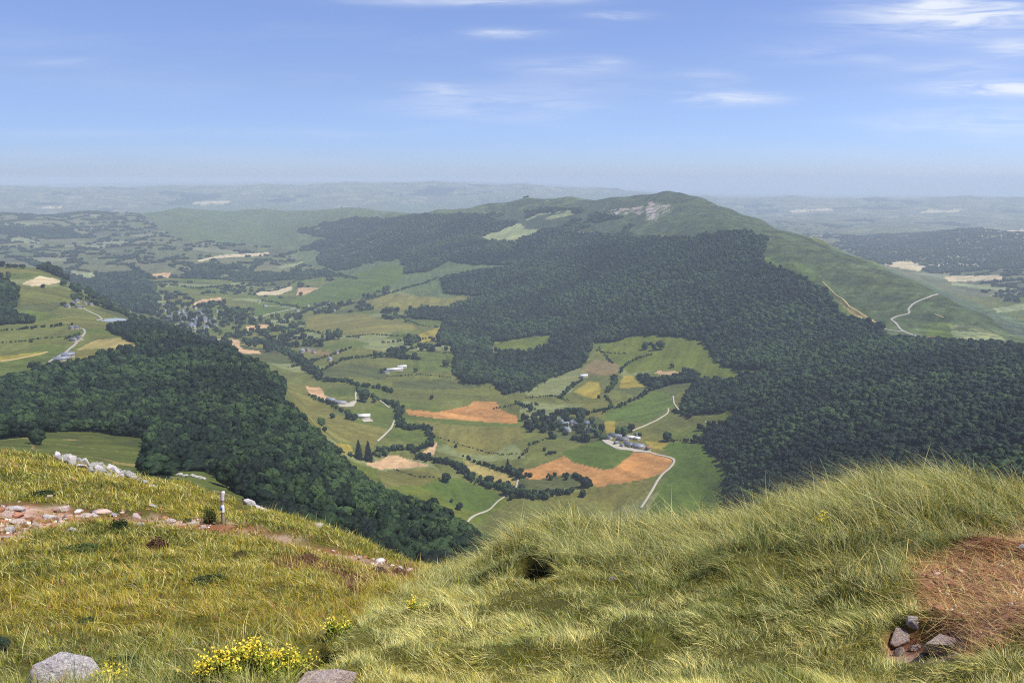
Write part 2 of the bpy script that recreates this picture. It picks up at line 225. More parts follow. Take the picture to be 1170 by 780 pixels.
# colours of the ground cover itself (sRGB look of the albedo)
COL = dict(meadow=(94,97,46), green=(76,92,32), bright=(90,98,32), olive=(108,104,50), yellow=(138,124,50), hay=(166,120,68), salmon=(180,148,108), pale=(184,168,130), palegreen=(126,132,88),
           brown=(112,98,64), forest=(22,34,16), mount=(80,92,54), heath=(60,68,44), rock=(146,134,128), lime=(82,98,40), gold=(142,128,74), pasture=(84,92,38))
COL = {k: s2l(v) for k, v in COL.items()}
FIELDS = [
 ('mount', [(340,300),(340,240),(600,226),(760,215),(800,222),(1200,380),(1200,400),(1000,395),(870,300),(720,275),(640,300),(590,345),(500,345)]),
 ('mount', [(905,278),(1000,303),(1060,331),(1105,354),(1070,376),(1015,366),(965,326),(930,300)]),
 ('heath', [(645,236),(670,228),(700,226),(720,232),(700,244),(680,242)]),
 ('heath', [(720,222),(745,217),(780,219),(795,228),(770,233),(745,231),(725,232)]),
 ('rock', [(696,238),(718,235),(745,231),(768,233),(765,240),(748,252),(738,250),(728,244),(700,245)]),
 ('lime', [(873,284),(900,290),(930,308),(962,338),(1012,370),(1008,374),(980,369),(955,352),(942,333),(921,321),(896,310),(873,298)]),
 ('gold', [(952,340),(962,344),(985,358),(1010,372),(990,371),(965,352)]),
 ('lime', [(1056,372),(1075,366),(1100,375),(1085,390),(1060,390)]),
 ('palegreen', [(1085,372),(1110,368),(1150,388),(1142,394),(1090,391)]),
 ('palegreen', GRW), ('palegreen', GRW2),
 ('hay', [(464,468),(475,468),(500,471),(536,463),(540,458),(567,459),(575,470),(590,475),(592,484),(572,483),(495,477),(467,474)]),
 ('hay', [(596,538),(611,534),(644,521),(657,529),(693,537),(703,534),(724,517),(744,516),(770,525),(759,541),(734,548),(683,556),(672,550),(654,541),(611,548),(598,544)]),
 ('salmon', [(416,529),(434,526),(444,520),(454,520),(469,526),(493,532),(457,535),(434,536),(426,534)]),
 ('salmon', [(349,441),(367,443),(372,452),(385,457),(392,463),(377,459),(354,450)]),
 ('salmon', [(477,521),(489,512),(495,504),(499,506),(496,520),(486,519),(479,524)]),
 ('green', [(641,516),(688,502),(724,516),(700,534),(693,537),(657,528),(645,520)]),
 ('green', [(757,512),(765,504),(806,508),(826,539),(836,548),(838,600),(790,600),(730,600),(775,526)]),
 ('olive', [(683,557),(734,549),(757,545),(740,570),(700,580)]),
 ('bright', [(385,520),(416,531),(434,538),(457,537),(493,533),(510,545),(560,560),(582,572),(540,602),(510,592),(470,577),(437,562),(410,545)]),
 ('olive', [(430,539),(493,534),(508,543),(480,555),(440,556)]),
 ('green', [(480,556),(515,545),(560,560),(575,568),(560,585),(520,580),(500,566)]),
 ('yellow', [(655,448),(674,435),(684,437),(686,447),(684,454),(677,455)]),
 ('yellow', [(712,429),(723,429),(727,435),(736,442),(710,444),(707,442)]),
 ('salmon', [(747,425),(765,421),(784,423),(774,428),(758,429)]),
 ('brown', [(665,420),(680,411),(700,412),(716,420),(700,428),(672,428)]),
 ('bright', [(696,393),(737,382),(786,388),(806,391),(812,405),(830,421),(878,425),(850,431),(800,428),(768,424),(745,423),(720,427),(700,412),(690,402)]),
 ('lime', [(693,470),(724,459),(747,447),(765,449),(770,462),(739,483),(700,481),(688,478)]),
 ('yellow', [(690,481),(703,481),(703,494),(693,494)]),
 ('yellow', [(734,503),(765,505),(755,514),(745,512)]),
 ('bright', [(805,481),(820,475),(838,469),(838,484),(812,483)]),
 ('bright', [(562,393),(600,387),(632,382),(626,393),(600,405),(570,404)]),
 ('olive', [(330,445),(350,452),(385,472),(402,482),(445,490),(425,512),(375,500),(345,480)]),
 ('yellow', [(375,505),(400,508),(405,520),(385,517)]),
 ('olive', [(475,480),(540,486),(592,488),(600,500),(560,520),(525,518),(500,500)]),
 ('gold', [(528,524),(545,531),(575,541),(592,548),(588,554),(560,548),(535,536)]),
 ('salmon', [(220,346),(232,342),(252,340),(255,345),(240,349),(222,350)]),
 ('salmon', [(169,314),(182,312),(195,311),(194,316),(178,318)]),
 ('salmon', [(259,388),(274,388),(274,395),(279,399),(297,401),(297,404),(277,404),(267,398)]),
 ('pale', [(243,386),(256,388),(258,392),(250,391)]),
 ('pale', [(290,334),(312,330),(334,327),(334,331),(318,337),(295,337)]),
 ('salmon', [(341,328),(364,329),(369,335),(339,337)]),
 ('salmon', [(280,373),(306,370),(316,373),(300,377),(282,378)]),
 ('palegreen', [(303,367),(334,363),(338,366),(310,369)]),
 ('palegreen', [(316,304),(346,299),(344,303),(320,307)]),
 ('pale', [(280,291),(308,288),(306,292),(284,293)]),
 ('pale', [(226,297),(256,291),(300,289),(300,292),(250,295),(228,299)]),
 ('pale', [(24,324),(46,315),(62,318),(72,322),(62,324),(38,327)]),
 ('palegreen', [(90,313),(105,311),(111,316),(100,319)]),
 ('brown', [(339,399),(354,398),(382,404),(370,407),(352,404)]),
 ('green', [(310,337),(330,345),(380,322),(440,302),(458,303),(461,316),(430,335),(390,345),(330,352),(300,347)]),
 ('olive', [(410,346),(440,336),(510,340),(540,338),(520,352),(430,355)]),
 ('olive', [(350,360),(410,358),(460,368),(482,374),(410,384),(350,378)]),
 ('yellow', [(478,382),(505,373),(503,388),(480,391)]),
 ('green', [(290,350),(330,345),(340,352),(310,360),(290,362)]),
 ('gold', [(86,400),(110,388),(140,385),(160,392),(155,398),(110,398)]),
 ('olive', [(50,428),(86,400),(110,398),(192,398),(150,403),(120,410),(100,418),(64,426)]),
 ('meadow', [(24,330),(70,327),(90,335),(70,345),(24,348)]),
 ('yellow', [(-50,412),(50,402),(52,404),(0,413),(-50,418)]),
 ('meadow', [(0,372),(80,372),(78,385),(40,395),(0,405)]),
 ('pasture', [(-260,505),(0,503),(31,500),(46,494),(108,493),(128,498),(167,500),(167,523),(164,541),(192,548),(200,537),(231,537),(256,548),(300,590),(240,600),(-260,600)]),
 ('pale', [(1078,316),(1145,314),(1147,320),(1085,322)]), ('palegreen', [(1087,323),(1165,330),(1160,334),(1087,326)]),
 ('pale', [(1010,302),(1035,297),(1062,305),(1050,310),(1020,305)]), ('palegreen', [(1135,352),(1200,343),(1200,352),(1140,357)]),
 ('pale', [(900,240),(950,238),(952,240),(905,243)]), ('pale', [(1050,241),(1100,240),(1100,242),(1052,243)]),
 ('pale', [(1100,265),(1170,262),(1170,268),(1110,270)]),('pale', [(1060,300),(1120,301),(1122,304),(1064,304)]),
 ('pale', [(35,236),(72,235),(70,238),(40,238)]), ('pale', [(220,231),(262,230),(262,232),(222,233)]),
]
WOODS = [(F1, 1.0), (FB, 1.0), (FF, 1.0), (W3, .95), (W4, .3), (W5, .95), (W6, .7), (W7, .12), (W8, .95), (W9, .6), (W10, .9), (FAR, .35), (FAR2, .25)]
def bocage(X, Y, cell, s=0):
    """jittered cells: distance to the edge between two fields and a number per field"""
    x = X / cell + 0.35 * fbm(X / cell / 2.3, Y / cell / 2.3, 2, 91 + s); y = Y / cell / 0.8 + 0.35 * fbm(X / cell / 2.3 + 9, Y / cell / 2.3, 2, 95 + s)
    i = np.floor(x); j = np.floor(y); d1 = np.full(X.shape, 9.); d2 = d1.copy(); cid = np.zeros(X.shape)
    for a in (-1, 0, 1):
        for b in (-1, 0, 1):
            hx = i + a + .5 + .8 * (_h(i + a, j + b, 5 + s) - .5); hy = j + b + .5 + .8 * (_h(i + a, j + b, 6 + s) - .5)
            d = np.hypot(x - hx, y - hy); c = _h(i + a, j + b, 7 + s); n = d < d1
            d2 = np.where(n, d1, np.minimum(d2, d)); cid = np.where(n, c, cid); d1 = np.where(n, d, d1)
    return (d2 - d1) * cell * .5, cid
def classify(px, py, X, Y, D, vis):
    """ground colour, wood density"""
    n = px.shape; jx = px + 3.0 * fbm(X / 70, Y / 70, 4, 31); jy = py + 2.0 * fbm(X / 70, Y / 70, 4, 41); fx_ = px + .9 * fbm(X / 40, Y / 40, 2, 33); fy_ = py + .5 * fbm(X / 30, Y / 30, 2, 35)
    col = np.empty(n + (3,)); wood = np.zeros(n)
    cell = np.where(D > 4600, 230., 150.)
    e1, c1 = bocage(X, Y, 150., 0); e2, c2 = bocage(X, Y, 260., 20)
    far = D > 4600; e = np.where(far, e2, e1); c = np.where(far, c2, c1)
    base = np.array([COL['meadow'], COL['meadow'], COL['green'], COL['olive'], COL['heath'], COL['meadow'], COL['palegreen'], COL['green']])
    col[:] = base[(c * 7.99).astype(int)]
    col[:] = col * .55 + .45 * COL['meadow']
    gr_ = col.mean(-1, keepdims=True); col[far] = ((col * .6 + .4 * gr_ * np.array([1.1, 1.08, .9])) * 1.05)[far]  # far fields greyed: haze painted into their colour
    ff = sstep(6500, 14000, D)[..., None]; col = col * (1 - .6 * ff) + .6 * ff * (COL['palegreen'] * .42 + COL['pale'] * .22 * (c > .75)[..., None])  # ground duller with distance, haze tone worked into the colour
    bw = (fbm(X / 900, Y / 900, 3, 51) > .34) & (D > 4600)                      # scattered woods of the far country
    wood[bw] = .9
    hedge = (e < np.where(far, 11., 6.)) & (D > 2300) & (D < 12000) & (fbm(X / 220, Y / 220, 2, 61) > np.where(far, -.3, .02))
    wood[hedge] = .8
    v = vis; PIDX = np.floor(c * 13); kk = 20
    for k, poly in FIELDS:
        m = v & pip(poly, fx_, fy_)
        if k == 'rock': m &= fbm(X / 26, Y / 26, 4, 71) > .0
        kk += 1; PIDX[m] = kk; col[m] = COL[k]; wood[m] = 0
    hb = pip([(150,238),(240,232),(390,238),(345,262),(339,285),(300,282),(200,272)], px, py) & v & (D > 5000)
    col[hb] = COL['mount']; wood[hb] = 0
    for poly, d in WOODS:
        m = v & pip(poly, jx, jy); wood[m] = d
    for poly in (GRW, GRW2):
        m = v & pip(poly, jx, jy); wood[m] = 0
    m = v & pip(F1, jx, jy) & (D > 1950); wood[m] = 0.7
    # the high woods thin out towards the ridge, with heath and clearings between
    op = v & pip([(545,225),(640,228),(740,232),(735,262),(700,270),(640,262),(600,262),(560,250)], px, py) & (fbm(X / 130, Y / 130, 4, 66) > -.18); wood[op] = 0; col[op] = COL['heath']
    op = v & pip([(200,255),(340,250),(520,300),(520,345),(330,420),(200,360)], px, py) & (fbm(X / 90, Y / 90, 4, 67) > .3) & (wood > .5); wood[op] = 0
    hm = v & (D > 2000) & ~pip([(694,240),(718,234),(745,230),(770,232),(768,242),(748,254),(736,252),(726,245),(698,248)], px, py) & pip([(690,225),(800,222),(1200,385),(1000,372),(870,290),(720,275)], px, py); q2 = (.45 + .5 * sstep(-.2, .3, fbm(X / 110, Y / 60, 4, 68)))[..., None] * hm[..., None]; col = col * (1 - q2) + q2 * COL['heath']
    sc_ = (D > 2000) & (D < 7000) & pip([(500,225),(690,222),(800,220),(1220,385),(1200,400),(1000,395),(870,300),(720,275),(600,240)], px, py) & (wood < .1); col = np.where(sc_[..., None], col * (1 + .55 * fbm(X / 28, Y / 28, 4, 76) + .35 * fbm(X / 9, Y / 9, 3, 79))[..., None], col)
    nw = (D > 2000) & (D < 6000) & pip([(800,215),(1220,370),(1220,400),(1070,391),(1014,388),(1008,373),(960,360),(900,308),(868,285),(800,240)], px, py) & ~pip(FF, jx, jy); wood[nw] = 0
    pa = v & (D < 900) & (D > 300); pq = sstep(.0, .4, fbm(X / 22, Y / 22, 4, 73))[..., None] * pa[..., None] * .45; col = col * (1 - pq) + pq * COL['heath']; pl_ = (np.abs(fbm(X / 60, Y / 60, 2, 74)) < .02) & pa; col[pl_] = COL['gold'] * .8; pw_ = pa & (fbm(X / 26, Y / 26, 3, 75) > .5) & (wood < .1); wood[pw_] = .12
    # clearings and thin places inside the big woods
    op = v & (wood > .5) & (D > 1500) & (fbm(X / 60, Y / 60, 3, 69) > .62); wood[op] = .25
    # land nobody sees from here: woods on the slopes, meadows below
    h = (~v) & (fbm(X / 300, Y / 300, 3, 77) > -.1); wood[h] = .9
    wood[(~v) & (D < 170)] = 0
    m = wood > .5
    col[m] = COL['forest']
    f = 1 + .16 * fbm(X / 35, Y / 35, 4, 81) + .12 * fbm(X / 160, Y / 160, 3, 84)
    col *= np.clip(f, .6, 1.5)[..., None]
    th = np.where(D > 0, (np.floor(PIDX) * 2.399), 0); u_ = X * np.cos(th) + Y * np.sin(th); w_ = -X * np.sin(th) + Y * np.cos(th); st = fbm(u_ / 14, w_ / 240, 3, 86); col *= (1 + np.where(wood < .1, .3, 0) * st)[..., None]
    q = .5 + .5 * fbm(X / 70, Y / 70, 4, 88); q = sstep(.45, .8, q)[..., None] * .35
    col = np.where((wood < .1)[..., None], col * (1 - q) + q * col * np.array([1.28, 1.08, .85]), col)
    return col, wood
# fine grids: one reaching from beneath the viewer down the slope, one from there to the horizon
def grid(az, wl, near):
    A_, W_ = np.meshgrid(az, wl); D = np.exp(W_); X = np.sin(A_) * D; Y = np.cos(A_) * D
    t = tab(A_, W_)
    # smoothing out of the table's own facets is left to the noise that follows
    z = t * D
    if True:
        am = np.interp(W_, [math.log(v) for v in (120, 300, 900, 2200, 5000, 9000, 60000)], [0, 2.5, 7.5, 15, 26, 34, 90])
        px, py = project(X, Y, z)
        hill = np.ones(z.shape)
        vf = [(385,520),(330,440),(300,425),(290,350),(430,345),(500,390),(530,440),(600,450),(700,395),(800,390),(850,430),(780,470),(805,500),(830,540),(780,600),(540,600)]
        hill[pip(vf, px, py) & (D > 1100)] = .16
        z = z + am * hill * (fbm(X / 420, Y / 420, 5, 3, .5) + .55 * (0.5 - np.abs(fbm(X / 230 + Y / 500, Y / 300, 3, 12))))
    return A_, W_, X, Y, z, D
R = math.radians
azf = np.concatenate([np.linspace(R(-60), R(-38), 40)[:-1], np.linspace(R(-38), R(38), 1080), np.linspace(R(38), R(60), 40)[1:]])
wlf = np.concatenate([np.linspace(math.log(140), math.log(9500), 800)[:-1], np.linspace(math.log(9500), math.log(60000), 130)])
Ag, Wg, Xg, Yg, Zg, Dg = grid(azf, wlf, False)
Tg = Zg / Dg
CM = np.maximum.accumulate(Tg, 0); CMp = np.vstack([np.full((1, Tg.shape[1]), -9.), CM[:-1]])
VIS = Tg >= CMp - 0.0006
PX, PY = project(Xg, Yg, Zg)
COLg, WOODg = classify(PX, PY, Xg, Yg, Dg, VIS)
def samp(arr, az, wl, lin=True):
    i = np.interp(az, azf, np.arange(len(azf))); j = np.interp(wl, wlf, np.arange(len(wlf)))
    if not lin: return arr[np.round(j).astype(int), np.round(i).astype(int)]
    i0 = np.minimum(i.astype(int), len(azf) - 2); j0 = np.minimum(j.astype(int), len(wlf) - 2); a = i - i0; b = j - j0
    return (arr[j0, i0] * (1 - a) + arr[j0, i0 + 1] * a) * (1 - b) + (arr[j0 + 1, i0] * (1 - a) + arr[j0 + 1, i0 + 1] * a) * b
def gz(x, y):
    x = np.asarray(x, float); y = np.asarray(y, float); return samp(Zg, np.arctan2(x, y), np.log(np.hypot(x, y)))
def gridmesh(name, X, Y, Z, col, mat):
    r, c = X.shape; V = np.stack([X, Y, Z], -1).reshape(-1, 3); i = np.arange(r * c).reshape(r, c)
    F = np.stack([i[:-1, :-1], i[:-1, 1:], i[1:, 1:], i[1:, :-1]], -1).reshape(-1, 4)
    return fast_mesh(name, V, F, mat, col.reshape(-1, 3), smooth=True)
def cast(px, py, dmin=150.):
    """first ground point seen through a pixel"""
    az, t = ctrl(px, py); az = float(az); t = float(t)
    i = int(round(np.interp(az, azf, np.arange(len(azf))))); c = Tg[:, i]; k = np.where((c >= t) & (Dg[:, i] > dmin))[0]
    if len(k) == 0: return None
    k = k[0]
    if k == 0: D = Dg[0, i]
    else:
        f = (t - c[k - 1]) / max(1e-9, c[k] - c[k - 1]); D = math.exp(wlf[k - 1] + (wlf[k] - wlf[k - 1]) * min(1, max(0, f)))
    x = math.sin(az) * D; y = math.cos(az) * D
    return x, y, float(gz(x, y)), D
# ground material: own colour plus fine mottling
def ground_mat(name, s1, s2, amt, bump=.4, rough=.95):
    m = bpy.data.materials.new(name); m.use_nodes = True; t = m.node_tree; b = t.nodes['Principled BSDF']
    b.inputs['Roughness'].default_value = rough; b.inputs['Specular IOR Level'].default_value = .15
    at = N(t, 'ShaderNodeAttribute'); at.attribute_name = 'Col'; g = N(t, 'ShaderNodeNewGeometry')
    n1 = N(t, 'ShaderNodeTexNoise'); n1.inputs['Scale'].default_value = s1; n1.inputs['Detail'].default_value = 6; n1.inputs['Roughness'].default_value = .65
    n2 = N(t, 'ShaderNodeTexNoise'); n2.inputs['Scale'].default_value = s2; n2.inputs['Detail'].default_value = 3
    L(t, g.outputs['Position'], n1.inputs['Vector']); L(t, g.outputs['Position'], n2.inputs['Vector'])
    v = math_(t, 'ADD', math_(t, 'MULTIPLY', math_(t, 'SUBTRACT', n1.outputs[0], .5), amt * 2.2), math_(t, 'MULTIPLY', math_(t, 'SUBTRACT', n2.outputs[0], .5), amt))
    v = math_(t, 'ADD', v, 1.0)
    mm = N(t, 'ShaderNodeVectorMath', operation='SCALE'); L(t, at.outputs['Color'], mm.inputs[0]); L(t, v, mm.inputs['Scale'])
    L(t, mm.outputs[0], b.inputs['Base Color'])
    bp = N(t, 'ShaderNodeBump'); bp.inputs['Strength'].default_value = bump; bp.inputs['Distance'].default_value = 1.0 / s1 * .3
    L(t, n1.outputs[0], bp.inputs['Height']); L(t, bp.outputs[0], b.inputs['Normal'])
    return m
M_far = ground_mat('land_cover', .09, .012, .55, .8)
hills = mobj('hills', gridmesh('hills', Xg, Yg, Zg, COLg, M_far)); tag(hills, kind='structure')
# ------------------------------------------------------------------ roads and tracks draped on the land
def dirt_mat(name, rgb, amt=.25, scale=.5):
    m = bpy.data.materials.new(name); m.use_nodes = True; t = m.node_tree; b = t.nodes['Principled BSDF']; b.inputs['Roughness'].default_value = .95
    n = N(t, 'ShaderNodeTexNoise'); n.inputs['Scale'].default_value = scale; n.inputs['Detail'].default_value = 5; g = N(t, 'ShaderNodeNewGeometry'); L(t, g.outputs['Position'], n.inputs['Vector'])
    r = N(t, 'ShaderNodeMapRange'); r.inputs[3].default_value = 1 - amt; r.inputs[4].default_value = 1 + amt; L(t, n.outputs[0], r.inputs[0])
    mm = N(t, 'ShaderNodeVectorMath', operation='SCALE'); mm.inputs[0].default_value = tuple(s2l(rgb)); L(t, r.outputs[0], mm.inputs['Scale']); L(t, mm.outputs[0], b.inputs['Base Color'])
    return m
M_track = dirt_mat('pale_gravel', (172, 164, 144)); M_road = dirt_mat('worn_asphalt', (152, 146, 132)); M_trail = dirt_mat('trodden_earth', (170, 150, 100))
def ribbon(name, pix, width, mat, lift=.9):
    P = [cast(*p) for p in pix]; P = [p for p in P if p]
    q = np.array([(p[0], p[1]) for p in P])
    # smooth resample
    seg = np.r_[0, np.cumsum(np.hypot(*np.diff(q, axis=0).T))]; n = max(8, int(seg[-1] / max(6, width * 1.5))); s = np.linspace(0, seg[-1], n)
    x = np.interp(s, seg, q[:, 0]); y = np.interp(s, seg, q[:, 1])
    for _ in range(2):
        x[1:-1] = (x[:-2] + 2 * x[1:-1] + x[2:]) / 4; y[1:-1] = (y[:-2] + 2 * y[1:-1] + y[2:]) / 4
    dx = np.gradient(x); dy = np.gradient(y); l = np.hypot(dx, dy) + 1e-9; nx = -dy / l; ny = dx / l
    wv = width * (1 + .18 * fbm(s / 25, s * 0, 2, 5)); rows = []
    for k in (-.5, -.17, .17, .5):
        X = x + nx * wv * k; Y = y + ny * wv * k; rows.append(np.stack([X, Y, gz(X, Y) + lift], 1))
    sk = rows[0].copy(); sk[:, 2] -= lift + 1.5; sk2 = rows[-1].copy(); sk2[:, 2] -= lift + 1.5; rows = [sk] + rows + [sk2]
    V = np.stack(rows, 1).reshape(-1, 3); i = np.arange(n * 6).reshape(n, 6); F = np.stack([i[:-1, :-1], i[1:, :-1], i[1:, 1:], i[:-1, 1:]], -1).reshape(-1, 4)
    return tag(mobj(name, fast_mesh(name, V, F, mat, smooth=True)), kind='structure')
ribbon('track', [(686,500),(692,506),(705,513),(722,514),(738,515),(748,519),(760,521),(769,524),(771,527),(765,535),(757,541),(751,549),(745,560),(738,571),(732,580)], 4.4, M_track)
ribbon('track', [(722,492),(735,487),(752,479),(763,472),(764,466),(762,467)], 3.5, M_track)
ribbon('track', [(769,452),(770,461),(776,469)], 3, M_track)
ribbon('track', [(805,482),(822,484),(836,486)], 3.5, M_track)
ribbon('track', [(451,480),(447,489),(439,497),(431,504)], 3.8, M_track)
ribbon('track', [(534,596),(538,591),(545,587),(560,582),(564,577),(570,571),(577,567)], 3.2, M_track)
ribbon('track', [(408,443),(406,451),(407,458),(398,463),(388,464)], 4, M_track)
ribbon('track', [(420,449),(435,458),(445,466)], 3.5, M_track)
ribbon('track', [(592,546),(590,555),(588,560)], 3.5, M_track)
ribbon('road', [(64,427),(56,426),(53,420),(56,413),(65,408),(76,402),(86,393),(93,386),(97,380),(96,376),(91,375)], 4.2, M_road)
ribbon('road', [(90,349),(100,355),(113,361),(117,365),(110,366)], 5, M_road)
ribbon('track', [(0,413),(20,410),(40,406),(54,402)], 3.5, M_trail)
ribbon('road', [(130,340),(140,346),(148,350),(158,352),(176,356)], 8, M_road)
ribbon('road', [(300,349),(318,350),(338,352)], 7, M_road)
ribbon('road', [(290,362),(306,359),(320,356),(338,352)], 5, M_track)
ribbon('road', [(1072,336),(1060,340),(1051,343),(1043,347),(1037,354),(1040,358),(1032,360),(1024,361),(1017,365),(1021,367),(1025,371),(1028,376),(1033,379),(1040,382),(1055,386),(1066,389)], 6, M_road)
ribbon('road', [(1010,376),(1020,378),(1033,379)], 5, M_road)
ribbon('footpath', [(962,341),(970,350),(982,357),(995,365),(1004,371),(1010,375)], 4.5, M_trail)
ribbon('footpath', [(940,322),(950,332),(962,341)], 3.0, M_trail)
ribbon('footpath', [(1068,359),(1078,363)], 3, M_trail)
# small lake on the plateau
Mw = bpy.data.materials.new('still_water'); Mw.use_nodes = True; b = Mw.node_tree.nodes['Principled BSDF']; b.inputs['Base Color'].default_value = (.3, .32, .31, 1); b.inputs['Roughness'].default_value = .35
def patch(name, pix, mat, lift=.5):
    P = [cast(*p) for p in pix]; n = len(P); c = np.mean([(p[0], p[1]) for p in P], 0); rings = []
    for f in (1.0, .66, .33):
        rings.append([(c[0] + (p[0] - c[0]) * f, c[1] + (p[1] - c[1]) * f) for p in P])
    q = np.array(rings).reshape(-1, 2); q = np.vstack([q, c]); V = np.column_stack([q, gz(q[:, 0], q[:, 1]) + lift]); F3 = np.array([(2 * n + k, 2 * n + (k + 1) % n, 3 * n) for k in range(n)]); F4 = np.array([(r_ * n + k, r_ * n + (k + 1) % n, (r_ + 1) * n + (k + 1) % n, (r_ + 1) * n + k) for r_ in (0, 1) for k in range(n)])
    return tag(mobj(name, fast_mesh(name, V, [F4, F3], mat, smooth=True)), kind='structure')
patch('lake', [(115,367),(119,364.8),(125,363.9),(133,363.6),(142,364),(146,365.6),(143,367),(130,367.6),(121,367.8)], Mw, .6)

# ------------------------------------------------------------------ trees
def ico(sub):
    bm = bmesh.new(); bmesh.ops.create_icosphere(bm, subdivisions=sub, radius=1)
    V = np.array([v.co[:] for v in bm.verts]); F = np.array([[v.index for v in f.verts] for f in bm.faces]); bm.free(); return V, F
I1, I2, I3 = ico(1), ico(2), ico(3)
def n3(P, s, f):
    return fbm(P[:, 0] * f + P[:, 2] * f * .7, P[:, 1] * f - P[:, 2] * f * .6 + 3, 3, s)
def leaf_mat(name, c1, c2, c3, tr=.25):
    m = bpy.data.materials.new(name); m.use_nodes = True; t = m.node_tree; b = t.nodes['Principled BSDF']; b.inputs['Roughness'].default_value = .75; b.inputs['Specular IOR Level'].default_value = .25
    oi = N(t, 'ShaderNodeObjectInfo'); cr = N(t, 'ShaderNodeValToRGB'); e = cr.color_ramp; e.elements[0].color = (*s2l(c1), 1); e.elements[1].color = (*s2l(c3), 1); e.elements.new(.55).color = (*s2l(c2), 1)
    nz = N(t, 'ShaderNodeTexNoise'); nz.inputs['Scale'].default_value = .004; nz.inputs['Detail'].default_value = 3; L(t, oi.outputs['Location'], nz.inputs['Vector'])
    v = math_(t, 'ADD', math_(t, 'MULTIPLY', oi.outputs['Random'], .8), math_(t, 'MULTIPLY', math_(t, 'SUBTRACT', nz.outputs[0], .42), 1.9)); L(t, v, cr.inputs[0])
    g = N(t, 'ShaderNodeTexCoord'); n2 = N(t, 'ShaderNodeTexNoise'); n2.inputs['Scale'].default_value = 9; n2.inputs['Detail'].default_value = 4; L(t, g.outputs['Object'], n2.inputs['Vector'])
    r = N(t, 'ShaderNodeMapRange'); r.inputs[1].default_value = .3; r.inputs[2].default_value = .7; r.inputs[3].default_value = .6; r.inputs[4].default_value = 1.4; L(t, n2.outputs[0], r.inputs[0])
    mm = N(t, 'ShaderNodeVectorMath', operation='SCALE'); L(t, cr.outputs[0], mm.inputs[0]); L(t, r.outputs[0], mm.inputs['Scale']); L(t, mm.outputs[0], b.inputs['Base Color'])
    return m
M_leaf = leaf_mat('broad_leaves', (10, 21, 11), (25, 41, 20), (57, 76, 37)); M_needle = leaf_mat('needles', (10, 20, 16), (15, 27, 20), (24, 36, 24))
M_bark = dirt_mat('bark', (92, 80, 66), .3, 3)
def quads(P, nrm, size, r):
    n = len(P); a = r.normal(size=(n, 3)); a -= nrm * (a * nrm).sum(1)[:, None] * .8; a /= np.linalg.norm(a, axis=1)[:, None]
    b = np.cross(nrm, a); b /= np.linalg.norm(b, axis=1)[:, None] + 1e-9; s = size[:, None]
    V = np.stack([P - a * s - b * s * .6, P + a * s - b * s * .6, P + a * s * .7 + b * s * .6, P - a * s * .7 + b * s * .6], 1).reshape(-1, 3)
    return V, np.arange(4 * n).reshape(n, 4)
def crown_mesh(name, seed, tall=1.0, mat=None, nl=16, nq=420):
    r = np.random.default_rng(seed); Vs, Fs, o = [], [], 0; Q = []
    for k in range(nl):
        if k == 0: c = np.array([0, 0, .56]); s = np.array([.36, .36, .38])
        else:
            th = r.uniform(0, 2 * math.pi); zz = r.uniform(.25, .88); rr = .30 * math.sqrt(max(.05, 1 - ((zz - .5) / .5) ** 2)) * r.uniform(.75, 1.15)
            c = np.array([math.cos(th) * rr, math.sin(th) * rr, zz]); s = np.full(3, r.uniform(.13, .21)) * np.array([1, 1, .9])
        V, F = I2 if k else I3; d = 1 + .28 * n3(V + seed + k, 5 + k, 2.6); W_ = V * d[:, None] * s + c
        Vs.append(W_); Fs.append(F + o); o += len(V)
        m = int(nq / nl * (3 if k == 0 else .87)); ii = r.integers(0, len(V), m); Q.append((W_[ii] + r.normal(0, .012, (m, 3)), V[ii]))
    qp = np.concatenate([q[0] for q in Q]); qn = np.concatenate([q[1] for q in Q]) + r.normal(0, .45, (len(qp), 3)); qn /= np.linalg.norm(qn, axis=1)[:, None]
    qv, qf = quads(qp, qn, r.uniform(.022, .05, len(qp)), r)
    V = np.concatenate(Vs + [qv]); V[:, 2] = V[:, 2] * tall
    return fast_mesh(name, V, [np.concatenate(Fs), qf + o], mat or M_leaf, smooth=True)
def conifer_mesh(name, seed, mat=None):
    r = np.random.default_rng(seed); P, Nn, S = [], [], []
    for k in range(26):
        z = .06 + .93 * k / 25; rad = .20 * (1 - z) ** .75 + .012; m = int(60 * (1 - z) + 8); th = r.uniform(0, 6.283, m); q = r.uniform(.35, 1.12, m)
        P.append(np.stack([np.cos(th) * rad * q, np.sin(th) * rad * q, z - .05 * q + r.normal(0, .008, m)], 1)); Nn.append(np.stack([np.cos(th) * .5, np.sin(th) * .5, np.full(m, .8)], 1)); S.append(r.uniform(.014, .034, m) * (1.2 - .5 * z))
    P = np.concatenate(P); Nn = np.concatenate(Nn) + r.normal(0, .3, P.shape); Nn /= np.linalg.norm(Nn, axis=1)[:, None]; qv, qf = quads(P, Nn, np.concatenate(S), r)
    # solid inner cone
    a = np.linspace(0, 2 * math.pi, 15)[:-1]; zc = np.linspace(.05, .97, 12); rc = .15 * (1 - zc) ** .8 + .004; ring = np.stack([np.outer(rc, np.cos(a)), np.outer(rc, np.sin(a)), np.outer(zc, np.ones(14))], -1)
    ring *= (1 + .25 * r.normal(size=(12, 14)) * .4)[..., None] * np.array([1, 1, 0]) + np.array([0, 0, 1]); i = np.arange(12 * 14).reshape(12, 14); F = np.stack([i[:-1], np.roll(i, -1, 1)[:-1], np.roll(i, -1, 1)[1:], i[1:]], -1).reshape(-1, 4)
    V = np.concatenate([ring.reshape(-1, 3), qv]); return fast_mesh(name, V, [F, qf + 168], mat or M_needle, smooth=False)
